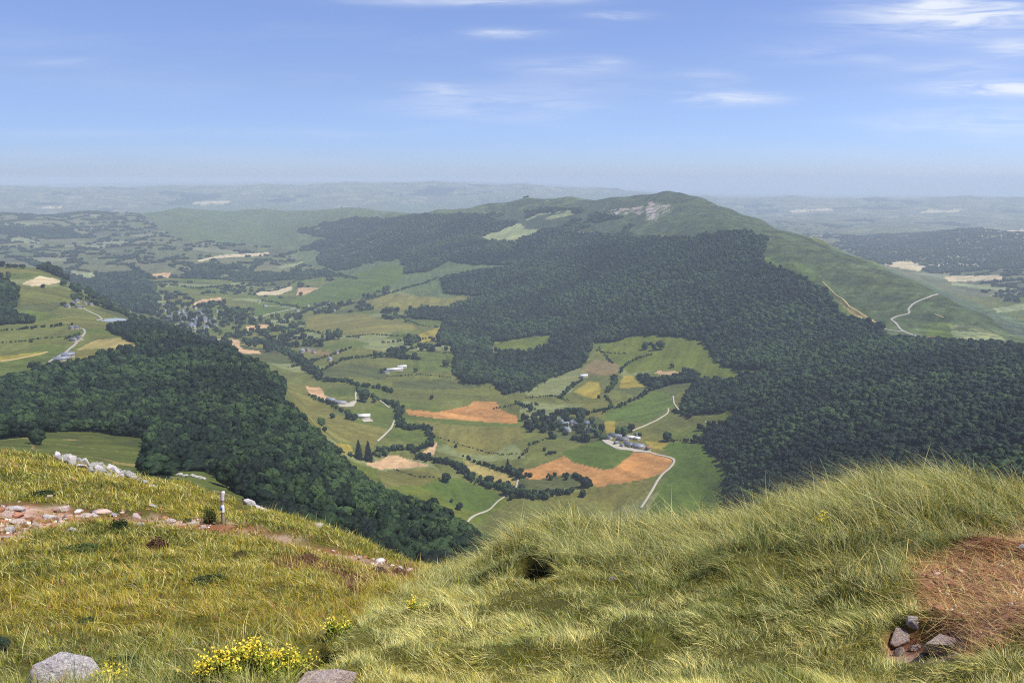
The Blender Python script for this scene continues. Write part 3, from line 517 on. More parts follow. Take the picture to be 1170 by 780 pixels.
def tube(path, rad, k=7):
    path = np.asarray(path, float); n = len(path); d = np.gradient(path, axis=0); d /= np.linalg.norm(d, axis=1)[:, None]; u = np.cross(d, [0.31, .95, .02]); u /= np.linalg.norm(u, axis=1)[:, None]; v = np.cross(d, u)
    a = np.linspace(0, 2 * math.pi, k + 1)[:-1]; V = path[:, None] + (np.cos(a)[None, :, None] * u[:, None] + np.sin(a)[None, :, None] * v[:, None]) * np.asarray(rad)[:, None, None]
    i = np.arange(n * k).reshape(n, k); F = np.stack([i[:-1], np.roll(i, -1, 1)[:-1], np.roll(i, -1, 1)[1:], i[1:]], -1).reshape(-1, 4); return V.reshape(-1, 3), F
def join(parts):
    V, F, o = [], [], 0
    for v, f in parts: V.append(v); F.append(f + o); o += len(v)
    return np.concatenate(V), np.concatenate(F)
def trunk_mesh(seed):
    r = np.random.default_rng(seed); P = [tube([(0, 0, -.06), (0.005, 0, .1), (.01, .01, .3), (0, .01, .6)], [.034, .026, .02, .008])]
    for k in range(5):
        th = k * 1.3 + r.uniform(-.3, .3); z = .2 + .07 * k; P.append(tube([(0, 0, z), (math.cos(th) * .12, math.sin(th) * .12, z + .12), (math.cos(th) * .24, math.sin(th) * .24, z + .2)], [.012, .008, .003], 5))
    V, F = join(P); return fast_mesh('trunk', V, F, M_bark, smooth=True)
CROWN = [crown_mesh('crown', 11 + k * 7, nl=14 + k) for k in range(4)]; CON = [conifer_mesh('crown', 5 + k) for k in range(2)]; TRK = [trunk_mesh(k) for k in range(2)]
# candidates: every tree of the woods, hedges and fields, each with a real height
cand = []   # x, y, h, r(width factor), kind, tag-id
TRW = 0
r = np.random.default_rng(21)
for (d0, d1, s) in ((150, 1150, 9.4), (1150, 2300, 11), (2300, 3800, 14), (3800, 9600, 17)):
    gx = np.arange(-d1 * .62, d1 * .62, s); gy = np.arange(d0 * .7, d1, s * .87); X, Y = np.meshgrid(gx, gy); X = X + ((np.arange(len(gy)) % 2) * s / 2)[:, None]
    X = X + r.uniform(-.3, .3, X.shape) * s; Y = Y + r.uniform(-.3, .3, Y.shape) * s; X = X.ravel(); Y = Y.ravel(); D = np.hypot(X, Y); az = np.arctan2(X, Y)
    m = (D >= d0) & (D < d1) & (np.abs(az) < R(37)); X, Y, D, az = X[m], Y[m], D[m], az[m]; wl = np.log(D)
    wd = samp(WOODg, az, wl, False); m = r.uniform(size=len(wd)) < wd; X, Y, D, az, wl = X[m], Y[m], D[m], az[m], wl[m]
    z = samp(Zg, az, wl); h = s * r.choice([.75, .95, 1.1, 1.3, 1.55], len(z)) * r.uniform(.88, 1.12, len(z)) * np.where(D > 3800, .62, 1.0) * (1 + .18 * fbm(X / 120, Y / 120, 2, 9)); cm = samp(CMp, az, np.log(D * .995))
    vs_ = samp(VIS, az, wl, False); tt = (z + h) / D; m = (vs_ & (tt > cm - .002)) | (~vs_ & (tt < cm - .0004) & (tt > cm - .008) & (D < 2600))
    cand.append(np.stack([X[m], Y[m], z[m], h[m], np.full(m.sum(), s * 1.32) * r.uniform(.75, 1.3, m.sum()), np.full(m.sum(), 0), D[m]], 1))
woods = np.concatenate(cand); print('wood trees', len(woods))
HEDGES = [ # polyline, spacing, height, width of band, jitter
 ([(444,459),(457,468),(456,478),(457,487),(469,491),(480,489),(489,491),(493,500),(490,508),(477,516)], 6, 11, 14),
 ([(477,517),(467,512),(444,514),(432,516)], 6, 10, 16), ([(480,523),(495,526),(508,529),(522,533),(532,541),(545,549),(567,554),(590,564),(604,568)], 5.5, 11, 20),
 ([(604,566),(620,568),(640,565),(652,566)], 6, 11, 22), ([(528,522),(537,525),(546,529),(560,533),(572,537),(590,541)], 6, 8, 10), ([(580,534),(586,540),(596,546)], 6, 11, 12),
 ([(677,472),(692,468),(708,465),(722,458),(734,452),(747,443)], 6, 9, 10), ([(640,455),(651,444),(664,435)], 5, 9, 10), ([(694,448),(701,440),(704,430)], 5, 10, 12), ([(708,427),(712,420),(720,414),(730,409),(745,405)], 6, 8, 9),
 ([(737,394),(744,394)], 6, 10, 14), ([(751,394),(758,394)], 6, 11, 12), ([(290,389),(303,393),(316,399),(341,409),(350,418),(357,425)], 7, 13, 34), ([(357,425),(367,434),(380,436),(393,436),(413,442),(434,443),(447,448)], 7, 11, 18),
 ([(367,424),(385,415),(390,412),(418,408),(449,404),(469,399),(485,396),(503,393)], 8, 9, 9), ([(410,446),(414,452),(418,448)], 6, 12, 12), ([(425,453),(430,456),(440,459),(447,463)], 7, 10, 8),
 ([(352,451),(365,457),(380,463),(390,469),(398,474)], 6, 8, 9), ([(395,470),(401,477),(408,477)], 5, 9, 10), ([(369,506),(376,510),(384,513),(394,518),(402,522)], 6, 8, 7), ([(430,521),(440,517),(450,514)], 6, 11, 12),
 ([(765,503),(780,504),(795,505),(806,507)], 6, 8, 8), ([(806,492),(815,489),(824,487)], 7, 12, 18), ([(593,524),(600,517),(605,511),(612,506),(620,503)], 7, 6, 8), ([(625,520),(631,518),(636,517)], 6, 7, 9), ([(626,545),(632,544)], 5, 10, 8), ([(643,545),(650,544)], 5, 9, 7),
 ([(656,545),(662,548),(668,552),(674,556)], 5, 12, 10), ([(600,544),(607,545)], 5, 9, 8), ([(436,392),(460,390),(495,386)], 9, 8, 8), ([(330,362),(345,358),(365,350),(375,346)], 9, 12, 14), ([(300,344),(330,349),(360,355),(380,352)], 9, 9, 14),
 ([(380,352),(400,348),(430,340),(470,328),(500,318)], 10, 10, 14), ([(290,335),(330,326),(365,310),(385,300)], 10, 10, 14), ([(0,378),(20,377),(45,374),(60,374),(72,372),(85,371)], 9, 7, 6), ([(75,388),(85,385),(90,383)], 8, 7, 8), ([(30,421),(40,418),(46,422),(38,425)], 7, 9, 14), ([(52,428),(62,427),(75,421),(86,417)], 7, 11, 10), ([(84,343),(95,340),(104,344),(112,347)], 9, 10, 16), ([(70,349),(80,348),(95,352)], 9, 8, 12),
 ([(640,474),(650,472),(660,472),(672,474)], 5, 14, 10), ([(560,436),(575,446),(600,447),(615,441)], 7, 9, 10), ([(590,460),(600,466),(612,462)], 8, 7, 18), ([(700,416),(690,404),(684,398)], 9, 6, 10), ([(480,349),(500,352),(515,350)], 8, 9, 10), ([(505,366),(470,363),(440,358)], 9, 10, 12),
 ([(835,410),(850,413),(870,415)], 7, 12, 12), ([(500,500),(540,512),(575,520),(600,518)], 14, 4, 5), ([(452,360),(480,372),(503,374)], 10, 7, 7), ([(330,420),(360,412),(385,404),(400,398)], 9, 8, 10), ([(395,386),(420,382),(450,384),(478,384)], 10, 7, 8), ([(270,352),(285,362),(300,380),(318,396)], 9, 10, 16), ([(320,384),(350,378),(380,384),(410,386)], 10, 8, 10), ([(300,320),(340,318),(380,316),(410,318)], 11, 10, 14), ([(0,392),(30,390),(60,386),(84,384)], 12, 5, 5), ([(560,468),(590,462),(620,470)], 16, 5, 10), ([(680,400),(700,404),(716,404)], 14, 5, 8), ([(440,430),(480,428),(515,432)], 12, 5, 6), ([(600,455),(630,452),(650,458)], 12, 5, 8), ([(450,536),(480,545),(505,548)], 26, 4, 4), ([(690,452),(700,462),(690,472)], 8, 7, 8), ([(770,470),(780,474),(790,477)], 6, 9, 10), ([(1020,386),(1030,384),(1042,388)], 8, 8, 12), ([(1005,398),(1030,404),(1060,402)], 12, 10, 10), ([(110,331),(125,336),(140,341),(152,345)], 9, 11, 16), ([(205,318),(240,318),(270,322),(300,318)], 11, 10, 14), ([(195,326),(230,330),(260,327),(290,326)], 11, 10, 16),
]
def npix(D, px): return px * D / FPX
hed = []
HN = -1
for poly, sp_, h, wd in HEDGES:
    HN += 1
    if h <= 7 and sp_ > 9: sp_, h = 5, h * .8
    P = [cast(*p) for p in poly]; P = [p for p in P if p]
    for a, b in zip(P[:-1], P[1:]):
        l = math.hypot(b[0] - a[0], b[1] - a[1])
        if l > 900: continue
        n = max(1, int(l / sp_ * 1.5 * max(1, wd / 9)))
        for k in range(n):
            f = (k + random.random()) / n; x = a[0] + (b[0] - a[0]) * f + random.gauss(0, wd * .28); y = a[1] + (b[1] - a[1]) * f + random.gauss(0, wd * .28); hh = h * random.choice((.45, .6, .75, .9, 1.05)) * random.uniform(.8, 1.1)
            hed.append((x, y, 0, hh, hh * random.uniform(.8, 1.35), HN, math.hypot(x, y)))
hed = np.array(hed); hed[:, 2] = gz(hed[:, 0], hed[:, 1])
# lone trees: pixel of the foot, height in pixels, kind, label
LONE = [
 (410,524,22,'c','tall pointed conifer standing at the left end of the pair by the tan field'), (421,526,23,'c','darker tall conifer standing just right of the first by the tan field'),
 (510,551,11,'t','round dark tree on the river bank above the bright green meadow'), (525,582,8,'t','larger of two lone round trees in the bright green meadow'), (516,574,4.5,'t','smaller of two lone round trees in the bright green meadow'),
 (521,511,4,'t','little lone tree in the olive field below the tan field'), (580,537,14,'c','pointed tree rising above the hedge left of the orange field'), (509,419,8,'t','lone tree on the edge of the pasture left of the square wood'),
 (606,470,7,'t','left of two round trees on the slope above the hamlet'), (602,488,8,'t','round tree at the left edge of the hamlet wood'), (667,504,9,'t','round tree in the grass below the hamlet wood'), (762,504,10,'t','big round tree standing alone right of the farm'),
 (706,497,9,'t','left tree of the row behind the farm barns'), (713,497,10,'t','middle tree of the row behind the farm barns'), (721,493,9,'t','right tree of the row behind the farm barns'), (731,499,5,'t','small tree right of the farm barns'),
 (755,399,10,'t','tallest round tree in the upper meadow'), (737,399,8,'t','second round tree in the upper meadow, left of the tallest'), (747,400,7,'t','lower round tree between the two of the upper meadow'), (768,420,5,'t','small tree above the pale bare patch in the upper meadow'),
 (416,459,14,'t','large dark tree beside the white farmyard track'), (367,486,9,'t','dark tree left of the white-roofed barn pasture'), (371,493,6,'t','small tree below the dark tree in the left pasture'), (380,478,6,'t','reddish dark tree in the left pasture above the others'),
 (399,479,8,'t','left tree beside the white-roofed barn'), (405,480,7,'t','bushy tree against the white-roofed barn'), (428,460,6,'t','lone tree on the track right of the farmyard'), (475,425,5,'t','small tree in the middle pasture'), (493,456,5,'t','small tree in the wide pasture above the tan field'),
 (34,369,7,'t','tree at the edge of the dark plateau wood'), (36,391,4,'t','lone round tree on the green plateau'), (150,366,5,'t','tree on the shore of the small lake'), (606,404,7,'t','tree sticking out of the wood under the long meadow'), (684,455,4,'t','small tree at the corner of the yellow field'),
 (655,442,6,'t','tree beside the white-roofed house'), (622,515,4,'t','small round tree left of the green field'), (593,546,9,'t','round tree at the left tip of the big orange field'), (629,548,6,'t','left of two small trees under the big orange field'), (647,548,5.5,'t','right of two small trees under the big orange field'), (668,557,12,'t','big dark tree at the lower edge of the orange field'),
 (800,492,8,'t','tree at the corner of the woods above the right green field'), (811,497,9,'t','round tree beside the last meadow before the woods'), (850,414,5,'t','pale tree on the wood edge'), (389,518,7,'t','left round tree in the hedge by the conifers'), (376,382,6,'t','tree beside the middle pasture'), (440,425,5,'t','lone tree near the long low barns'), (436,426,5,'t','tree left of the long low barns'),
]
n_ind = 0
def place_tree(x, y, z, h, wd, kind, label, group, rz=None, trunk=True):
    global n_ind
    o = empty('conifer' if kind == 'c' else 'broadleaf_tree', (x, y, z - .25), random.uniform(0, 6.28) if rz is None else rz)
    tag(o, label, 'conifer' if kind == 'c' else 'tree', group)
    c = mobj('crown', CON[n_ind % 2] if kind == 'c' else CROWN[n_ind % 4], o); c.scale = (wd, wd, h)
    if trunk:
        t = mobj('trunk', TRK[n_ind % 2], o); t.scale = (h * .9, h * .9, h)
    n_ind += 1; return o
for px, py, hp, k, lab in LONE:
    c = cast(px, py)
    if not c: continue
    h = npix(math.sqrt(c[3] ** 2 + c[2] ** 2), hp) * 1.05; place_tree(c[0], c[1], c[2], h, h * (1.05 if k == 't' else 1.15), k, lab, None)
# the biggest hedge trees and the biggest of the wooded spur are trees of their own
HD = {0: 'on the bend of the stream left of the tan field', 1: 'along the stream behind the pale field', 2: 'in the thick stream hedge above the bright green meadow', 3: 'in the last piece of the stream hedge, just over the near grass', 4: 'in the thin hedge under the golden strip', 5: 'in the hedge at the left tip of the orange field',
 6: 'in the long hedge above the big green field', 7: 'in the hedge running down from the white-roofed house', 8: 'in the gully between the two yellow fields', 9: 'in the hedge left of the small yellow field', 10: 'in the upper hedge between the two high meadows', 13: 'in the wide stream wood left of the low barns', 14: 'in the stream hedge above the white farmyard',
 16: 'around the dark tree by the farmyard track', 17: 'in the row right of the farmyard', 18: 'along the pink field above the farmyard', 19: 'beside the white-roofed barn', 20: 'in the hedge left of the pair of conifers', 21: 'just right of the pair of conifers', 22: 'in the hedge right of the farm', 23: 'at the mouth of the hedge into the right woods', 24: 'in the hedge climbing left of the green field', 26: 'under the left half of the orange field', 27: 'under the middle of the orange field', 28: 'in the dark clump under the right half of the orange field', 29: 'at the left tip of the orange field',
 40: 'in the tall row behind the hamlet'}
app = hed[:, 3] / hed[:, 6]; o_ = np.argsort(-app); hi = o_[:110]; hrest = o_[110:]
for k in hi:
    x, y, z, h, wd, hn, D = hed[k]; hn = int(hn); d_ = HD.get(hn, 'in a hedgerow in the middle of the valley'); place_tree(x, y, z, h, wd, 't', 'dark broadleaf tree ' + d_, 'hedgerow trees ' + d_)
pw_x, pw_y = project(woods[:, 0], woods[:, 1], woods[:, 2] + woods[:, 3] * .6)
app = woods[:, 3] / woods[:, 6]; lowest = np.interp(pw_x, [0, 100, 200, 300, 400, 480, 560, 640, 720, 850, 950, 1060, 1170], [512, 525, 548, 576, 612, 645, 625, 585, 562, 555, 530, 512, 522])
inview = (pw_x > 0) & (pw_x < W0) & (pw_y < lowest)
o_ = np.argsort(-np.where(inview, app, 0)); wi = o_[:150]; wrest = np.ones(len(woods), bool); wrest[wi] = False
for k in wi:
    x, y, z, h, wd, _, D = woods[k]; place_tree(x, y, z, h, wd, 't', 'dark green broadleaf tree packed in the wood of the spur below the viewpoint', 'trees of the wooded spur')
# everything further: points carrying the same crowns
def scatter(name, P, kinds):
    me = bpy.data.meshes.new(name); me.vertices.add(len(P)); me.vertices.foreach_set("co", np.ascontiguousarray(P[:, :3] - np.array([0, 0, .25]), dtype=np.float32).ravel())
    a = me.attributes.new("sc", 'FLOAT_VECTOR', 'POINT'); a.data.foreach_set("vector", np.stack([P[:, 4], P[:, 4], P[:, 3]], 1).astype(np.float32).ravel())
    rr = np.zeros((len(P), 3), dtype=np.float32); rr[:, 2] = r.uniform(0, 6.283, len(P)); rr[:, 0] = r.normal(0, .06, len(P)); a = me.attributes.new("rot", 'FLOAT_VECTOR', 'POINT'); a.data.foreach_set("vector", rr.ravel())
    a = me.attributes.new("pick", 'INT', 'POINT'); a.data.foreach_set("value", kinds.astype(np.int32))
    o = mobj(name, me); g = bpy.data.node_groups.new(name, 'GeometryNodeTree'); g.interface.new_socket('Geometry', in_out='INPUT', socket_type='NodeSocketGeometry'); g.interface.new_socket('Geometry', in_out='OUTPUT', socket_type='NodeSocketGeometry')
    gi = g.nodes.new('NodeGroupInput'); go = g.nodes.new('NodeGroupOutput'); ip = g.nodes.new('GeometryNodeInstanceOnPoints'); jn = g.nodes.new('GeometryNodeJoinGeometry')
    for src in SRC:
        oi = g.nodes.new('GeometryNodeObjectInfo'); oi.inputs['Object'].default_value = src; oi.inputs['As Instance'].default_value = True; oi.transform_space = 'ORIGINAL'
        # the source is one of the placed trees' crowns: its own scale is undone here
        g.links.new(oi.outputs['Geometry'], jn.inputs[0])
    def at(nm, ty):
        n = g.nodes.new('GeometryNodeInputNamedAttribute'); n.data_type = ty; n.inputs[0].default_value = nm; return n.outputs[0]
    g.links.new(gi.outputs[0], ip.inputs['Points']); g.links.new(jn.outputs[0], ip.inputs['Instance']); ip.inputs['Pick Instance'].default_value = True
    g.links.new(at('pick', 'INT'), ip.inputs['Instance Index']); g.links.new(at('rot', 'FLOAT_VECTOR'), ip.inputs['Rotation']); g.links.new(at('sc', 'FLOAT_VECTOR'), ip.inputs['Scale'])
    g.links.new(ip.outputs[0], go.inputs[0]); md = o.modifiers.new('scatter', 'NODES'); md.node_group = g; return tag(o, kind='stuff')
SRC = []; seen = set()
for o in bpy.data.objects:
    if o.type == 'MESH' and o.name.startswith('crown') and o.data.name not in seen and o.data in CROWN: seen.add(o.data.name); SRC.append(o)
WR = woods[wrest]
print('stuff trees', len(WR), len(hrest))
scatter('woodland', WR, r.integers(0, 4, len(WR))); HR = hed[hrest]; scatter('hedgerows', HR, r.integers(0, 4, len(HR)))
# ------------------------------------------------------------------ buildings of the valley
def plain(name, rgb, rough=.8, amt=.12, scale=1.5):
    m = dirt_mat(name, rgb, amt, scale); m.node_tree.nodes['Principled BSDF'].inputs['Roughness'].default_value = rough; return m
M_wall = plain('stone_wall', (176, 164, 146)); M_wallw = plain('pale_render', (196, 188, 174)); M_slate = plain('slate', (96, 100, 108), .5); M_sheet = plain('grey_sheet_roof', (128, 132, 140), .45); M_white = plain('white_roof', (214, 212, 208), .5); M_dark = plain('dark_opening', (44, 42, 40)); M_red = plain('tile_roof', (150, 104, 84))
def box(x0, x1, y0, y1, z0, z1):
    V = np.array([(x, y, z) for x in (x0, x1) for y in (y0, y1) for z in (z0, z1)], float); return V, np.array([(0, 1, 3, 2), (4, 6, 7, 5), (0, 4, 5, 1), (2, 3, 7, 6), (0, 2, 6, 4), (1, 5, 7, 3)])
def gable(l, w, hw, hr, ov=.5, th=.3):
    """walls with gable ends, and a roof of two slopes with real thickness"""
    a, b = l / 2, w / 2
    V = np.array([(-a, -b, -4), (a, -b, -4), (a, b, -4), (-a, b, -4), (-a, -b, hw), (a, -b, hw), (a, b, hw), (-a, b, hw), (-a, 0, hw + hr - .05), (a, 0, hw + hr - .05)], float)
    F = [np.array([(0, 1, 5, 4), (2, 3, 7, 6)]), np.array([(1, 2, 6, 9, 5), (3, 0, 4, 8, 7)])]
    a += ov; s = hr / b; b2 = b + ov; zl = hw - ov * s
    R_ = np.array([(x, y, z + d) for x in (-a, a) for (y, z) in ((-b2, zl), (0, hw + hr), (b2, zl)) for d in (0, th)], float)
    RF = np.array([(0, 6, 8, 2), (1, 3, 9, 7), (2, 8, 10, 4), (3, 5, 11, 9), (0, 1, 7, 6), (4, 10, 11, 5), (0, 2, 3, 1), (2, 4, 5, 3), (6, 7, 9, 8), (8, 9, 11, 10)]); return (V, F), (R_, RF)
PROTO = {}
def house(kind, px, py, l, w, rz, label, cat='house', group=None, name='house', hw=5.5, hr=3.5, walls=None, roof=None, chim=True):
    c = cast(px, py)
    if not c: return
    o = empty(name, (c[0], c[1], c[2] + .4), rz); tag(o, label, cat, group)
    if kind not in PROTO:
        (V, F), (RV, RF) = gable(l, w, hw, hr); wl_ = fast_mesh('wall', V, F, walls or M_wall); rf = fast_mesh('roof', RV, RF, roof or M_slate)
        n = max(1, int(l / 7)); win = []
        if kind[0] not in 'vp':
            for k in range(n):
                x = -l / 2 + (k + .5) * l / n
                for sd_ in (-1, 1): win.append(fast_mesh('window', *box(x - .5, x + .5, sd_ * (w / 2) - .12, sd_ * (w / 2) + .12, 1.3, 2.7), M_dark))
        dV, dF = box(-l / 2 - .1, -l / 2 + .1, -1.4, 1.4, 0, 2.9 if not chim else 2.2); dr = fast_mesh('door', dV, dF, M_dark)
        ch = fast_mesh('chimney', *box(l / 4 - .45, l / 4 + .45, -.45, .45, hw + hr - .6, hw + hr + 1.3), M_wall) if chim else None
        PROTO[kind] = (wl_, rf, win, dr, ch)
    a, b, wn, d, ch = PROTO[kind]; mobj('wall', a, o); rf = mobj('roof', b, o); [mobj('window', q_, o) for q_ in wn]; mobj('door', d, o)
    if ch: mobj('chimney', ch, rf)
    return o
FB_ = [(703,499,24,13,-.42,'long dark grey barn at the upper left of the farm',M_slate), (712,503,22,13,-.42,'dark barn joined end to end with the upper left one',M_slate), (721,501,15,10,-.3,'barn with a pale sheet roof behind the main farm barns',M_white), (728,502,12,8,-.3,'small pale roofed barn at the back right of the farm',M_white),
 (719,509,20,14,-.42,'slate grey barn in the middle of the farm',M_slate), (730,511,22,15,-.42,'widest slate grey barn in the lower right of the farm',M_sheet), (696,501,12,9,-.9,'short dark barn at the left end of the farmyard',M_slate), (741,513,9,7,.5,'small shed at the right end of the farmyard by the track',M_red),
 (704,507,8,6,.3,'small lean-to shed in the lower left of the farmyard',M_sheet), (727,497,8,6,.9,'tiny hut under the trees behind the farm',M_slate), (711,510,7,5,-.8,'tiny shed at the lower edge of the farmyard',M_sheet)]
for k, (px, py, l, w, a, lb, rf_) in enumerate(FB_): house('barn%d' % k, px, py, l, w, a, lb, 'barn', 'barns of the farm above the orange field', 'barn', 3.8, 3.4 * w / 14, M_wallw if k % 3 == 0 else M_wall, rf_, False)
# pale farmyard
patch('farmyard', [(690,503),(694,502),(702,506),(714,511),(728,514),(744,515),(743,517),(726,516),(710,513),(698,509)], M_track, .55)
patch('farmyard', [(384,460),(392,459),(400,460),(404,458),(408,458),(404,464),(396,465),(388,464)], M_track, .55)
patch('farmyard', [(413,479),(424,479),(427,481),(416,482)], M_track, .55)
house('b10', 416, 477, 26, 17, .15, 'barn with a bright white roof in the pasture', 'barn', None, 'barn', 5, 3, M_wallw, M_white, False)
house('b11', 388, 461, 34, 12, -.3, 'long grey barn beside the white farmyard track', 'barn', None, 'barn', 4, 3, M_wall, M_sheet, False)
house('b12', 378, 458, 22, 11, -.3, 'shorter grey shed left of the long barn by the yard', 'barn', None, 'barn', 4, 3, M_wall, M_sheet, False)
for k, (px, py, l) in enumerate([(441, 426, 18), (451, 423, 44), (459, 420, 26)]):
    house('b2%d' % k, px, py, l, 11, .35, ['small house at the left end of the long low barns', 'longest of the low white-roofed barns in the middle pasture', 'right-hand low white-roofed barn in the middle pasture'][k], 'barn', 'low barns in the middle pasture', 'barn', 4, 2.5, M_wallw, M_white if k else M_slate, False)
for k, (px, py) in enumerate([(646,487), (653,485), (658,488), (648,493), (670,486), (676,492), (684,494), (641,484)]):
    house('h%d' % (k % 3), px, py, (15, 12, 18)[k % 3], (9, 8, 10)[k % 3], k * .8, ['pale house at the upper left among the hamlet trees', 'dark walled house in the middle left of the hamlet', 'pale house in the middle of the hamlet beside the dark walled one', 'large pale house at the lower left of the hamlet', 'dark walled house at the upper right of the hamlet', 'pale house at the right of the hamlet below the dark walled one', 'pale house furthest right in the hamlet, nearest the farm', 'small stone house at the left edge of the hamlet'][k], 'house', 'houses of the hamlet', 'house', 6, 4, [M_wallw, M_wall, M_wallw][k % 3], [M_sheet, M_slate, M_slate][k % 3])
house('h5', 667, 431, 20, 11, .2, 'lone house with a white roof on the slope under the long wood', 'house', None, 'house', 5, 3, M_wallw, M_white)
house('h6', 1061, 389, 30, 12, .1, 'long low inn on the mountain pass', 'inn', None, 'inn', 5, 4, M_wallw, M_red); house('h7', 1043, 387, 18, 11, .4, 'pale house left of the inn on the mountain pass', 'house', None, 'house', 5, 4, M_wallw, M_sheet); house('h8', 1072, 391, 18, 10, 0, 'small pale house right of the inn on the mountain pass', 'house', None, 'house', 4, 3, M_wallw, M_red)
house('h9', 78, 408, 20, 11, .5, 'grey roofed farmhouse beside the plateau road', 'house', None, 'house', 5, 3, M_wall, M_sheet); house('h10', 71, 412, 24, 11, .5, 'grey shed left of the farmhouse beside the plateau road', 'barn', None, 'barn', 4, 3, M_wall, M_sheet)
for k, (px, py) in enumerate([(77,351), (83,348), (88,345), (97,347), (104,349), (90,352), (83,376), (88,376), (91,388), (84,390)]):
    house('p%d' % (k % 3), px, py, (12, 10, 14)[k % 3], (8, 7, 8)[k % 3], k * .7, ['leftmost grey house of the upper plateau hamlet', 'second grey house from the left in the upper plateau hamlet', 'grey house at the top of the upper plateau hamlet', 'grey house right of the top one in the upper plateau hamlet', 'rightmost grey house of the upper plateau hamlet', 'lowest grey house of the upper plateau hamlet', 'left one of two houses among trees above the road bend', 'right one of two houses among trees above the road bend', 'grey house inside the plateau road bend', 'small grey house left of the plateau road bend'][k], 'house', 'houses along the plateau road', 'house', 4, 3, M_wall, M_slate)
for k, (px, py) in enumerate([(122,341), (141,342), (153,352), (158,349), (176,352), (160,357), (148,357), (172,346), (179,348)]):
    house('h%d' % (k % 3), px, py, 0, 0, k * .9, ['leftmost pale house on the valley road beyond the lake', 'second pale house from the left on the valley road beyond the lake', 'pale house in the middle of the valley road beyond the lake', 'pale house just above the middle one on the valley road', 'pale house where the valley road meets the village', 'lower pale house below the valley road beyond the lake', 'lower left pale house below the valley road beyond the lake', 'highest pale house above the valley road near the village', 'pale house nearest the village above the valley road'][k], 'house', 'houses along the valley road')
for k, (px, py) in enumerate([(345,402), (352,401), (359,403), (363,349), (370,352), (360,356), (352,350), (376,348), (303,350), (296,345), (382,356), (340,356), (377,412), (385,404)]):
    house('h%d' % (k % 3), px, py, 0, 0, k * .9, ['left house of three above the brown field', 'middle house of three above the brown field', 'right house of three above the brown field', 'top house of the small hamlet under the green field', 'right house of the small hamlet under the green field', 'lower house of the small hamlet under the green field', 'left house of the small hamlet under the green field', 'outermost right house of the small hamlet under the green field', 'left house by the pale road left of the small hamlet', 'house above the pale road left of the small hamlet', 'lone grey house right of and below the small hamlet', 'lone grey house left of and below the small hamlet', 'lower house beneath the brown field by the stream wood', 'upper house at the right edge of the brown field'][k], 'house', 'farmhouses between the upper fields')
rr = random.Random(4)
for k in range(74):
    px = 222 + rr.gauss(0, 15); py = 366 + rr.gauss(0, 6.5) + (px - 222) * .12
    h_ = house('v%d' % (k % 6), px, py, 12 + 2 * (k % 6), 9 + (k % 3), rr.choice([.3, 1.8, .9]) + rr.uniform(-.3, .3), 'pale house of the distant village in the valley', 'house', 'houses of the distant village', 'house', 6, 4, [M_wallw, M_wallw, M_wall][k % 3], [M_sheet, M_slate, M_slate][k % 3])
# ------------------------------------------------------------------ the hillside under the viewer
azn = np.concatenate([np.linspace(R(-75), R(-37), 60)[:-1], np.linspace(R(-37), R(37), 620), np.linspace(R(37), R(75), 60)[1:]])
wln = np.linspace(math.log(.6), math.log(143), 560)
PATHP = [(-120,572),(0,574),(40,573),(100,581),(150,585),(178,580),(200,588),(250,599),(300,606),(340,615),(380,624),(430,640),(472,648),(468,657),(430,652),(395,640),(350,627),(300,615),(250,609),(215,604),(180,600),(150,596),(120,594),(90,594),(60,600),(36,606),(8,620),(-120,650)]
DRYP = [(1055,655),(1075,645),(1100,628),(1130,612),(1180,600),(1290,590),(1290,735),(1180,727),(1140,740),(1115,750),(1095,735),(1080,722),(1062,705),(1050,680)]
PITP = [(1010,728),(1025,720),(1060,718),(1090,722),(1103,735),(1100,752),(1060,757),(1022,752),(1012,742)]
HOLP = [(588,660),(590,648),(600,636),(614,634),(630,646),(634,658),(612,666)]
HOLP2 = [(1090,606),(1100,600),(1140,602),(1165,606),(1150,618),(1110,618)]
HOLP3 = [(345,764),(350,748),(365,742),(382,750),(385,760),(365,768)]
EARTHP = [(300,640),(345,632),(400,652),(430,656),(470,646),(480,652),(465,664),(440,660),(420,668),(405,678),(388,672),(395,662),(360,650),(330,652)]
TALLP = [(330,1000),(350,800),(385,735),(430,690),(490,662),(520,640),(560,600),(800,560),(1400,500),(1400,1000)]
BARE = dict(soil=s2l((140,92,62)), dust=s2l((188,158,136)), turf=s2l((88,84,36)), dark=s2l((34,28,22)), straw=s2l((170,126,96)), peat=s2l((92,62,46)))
def nz0(A_, W_):
    D = np.exp(W_); X = np.sin(A_) * D; Y = np.cos(A_) * D; z = tab(A_, W_) * D; px, py = project(X, Y, z)
    f = np.clip((D - 1) / 3, 0, 1) * np.clip((130 - D) / 60, 0, 1)
    z = z + f * (np.clip(D / 12, .35, 1.6) * (.09 + .06 * sstep(700, 600, py)) * fbm(X / 1.7, Y / 1.7, 4, 201) + .035 * fbm(X / .35, Y / .35, 3, 205))
    # tussocks of the tall grass
    tall = soft(TALLP, px, py, 14); z = z + f * tall * .14 * np.maximum(0, fbm(X / .5, Y / .5, 2, 211)) * (D < 14)
    for P_, d, s in ((PITP, .08, 4), (HOLP, .3, 5), (HOLP2, .22, 5), (HOLP3, .2, 5)): z = z - d * soft(P_, px, py, s) * (D < 12)
    z = z + .05 * soft([(1025,712),(1040,704),(1090,706),(1106,722),(1090,722),(1060,718),(1025,720)], px, py, 4) * (D < 12)
    z = z - .10 * soft(PATHP, px, py, 4) * (D < 40)
    return X, Y, z, px, py, D
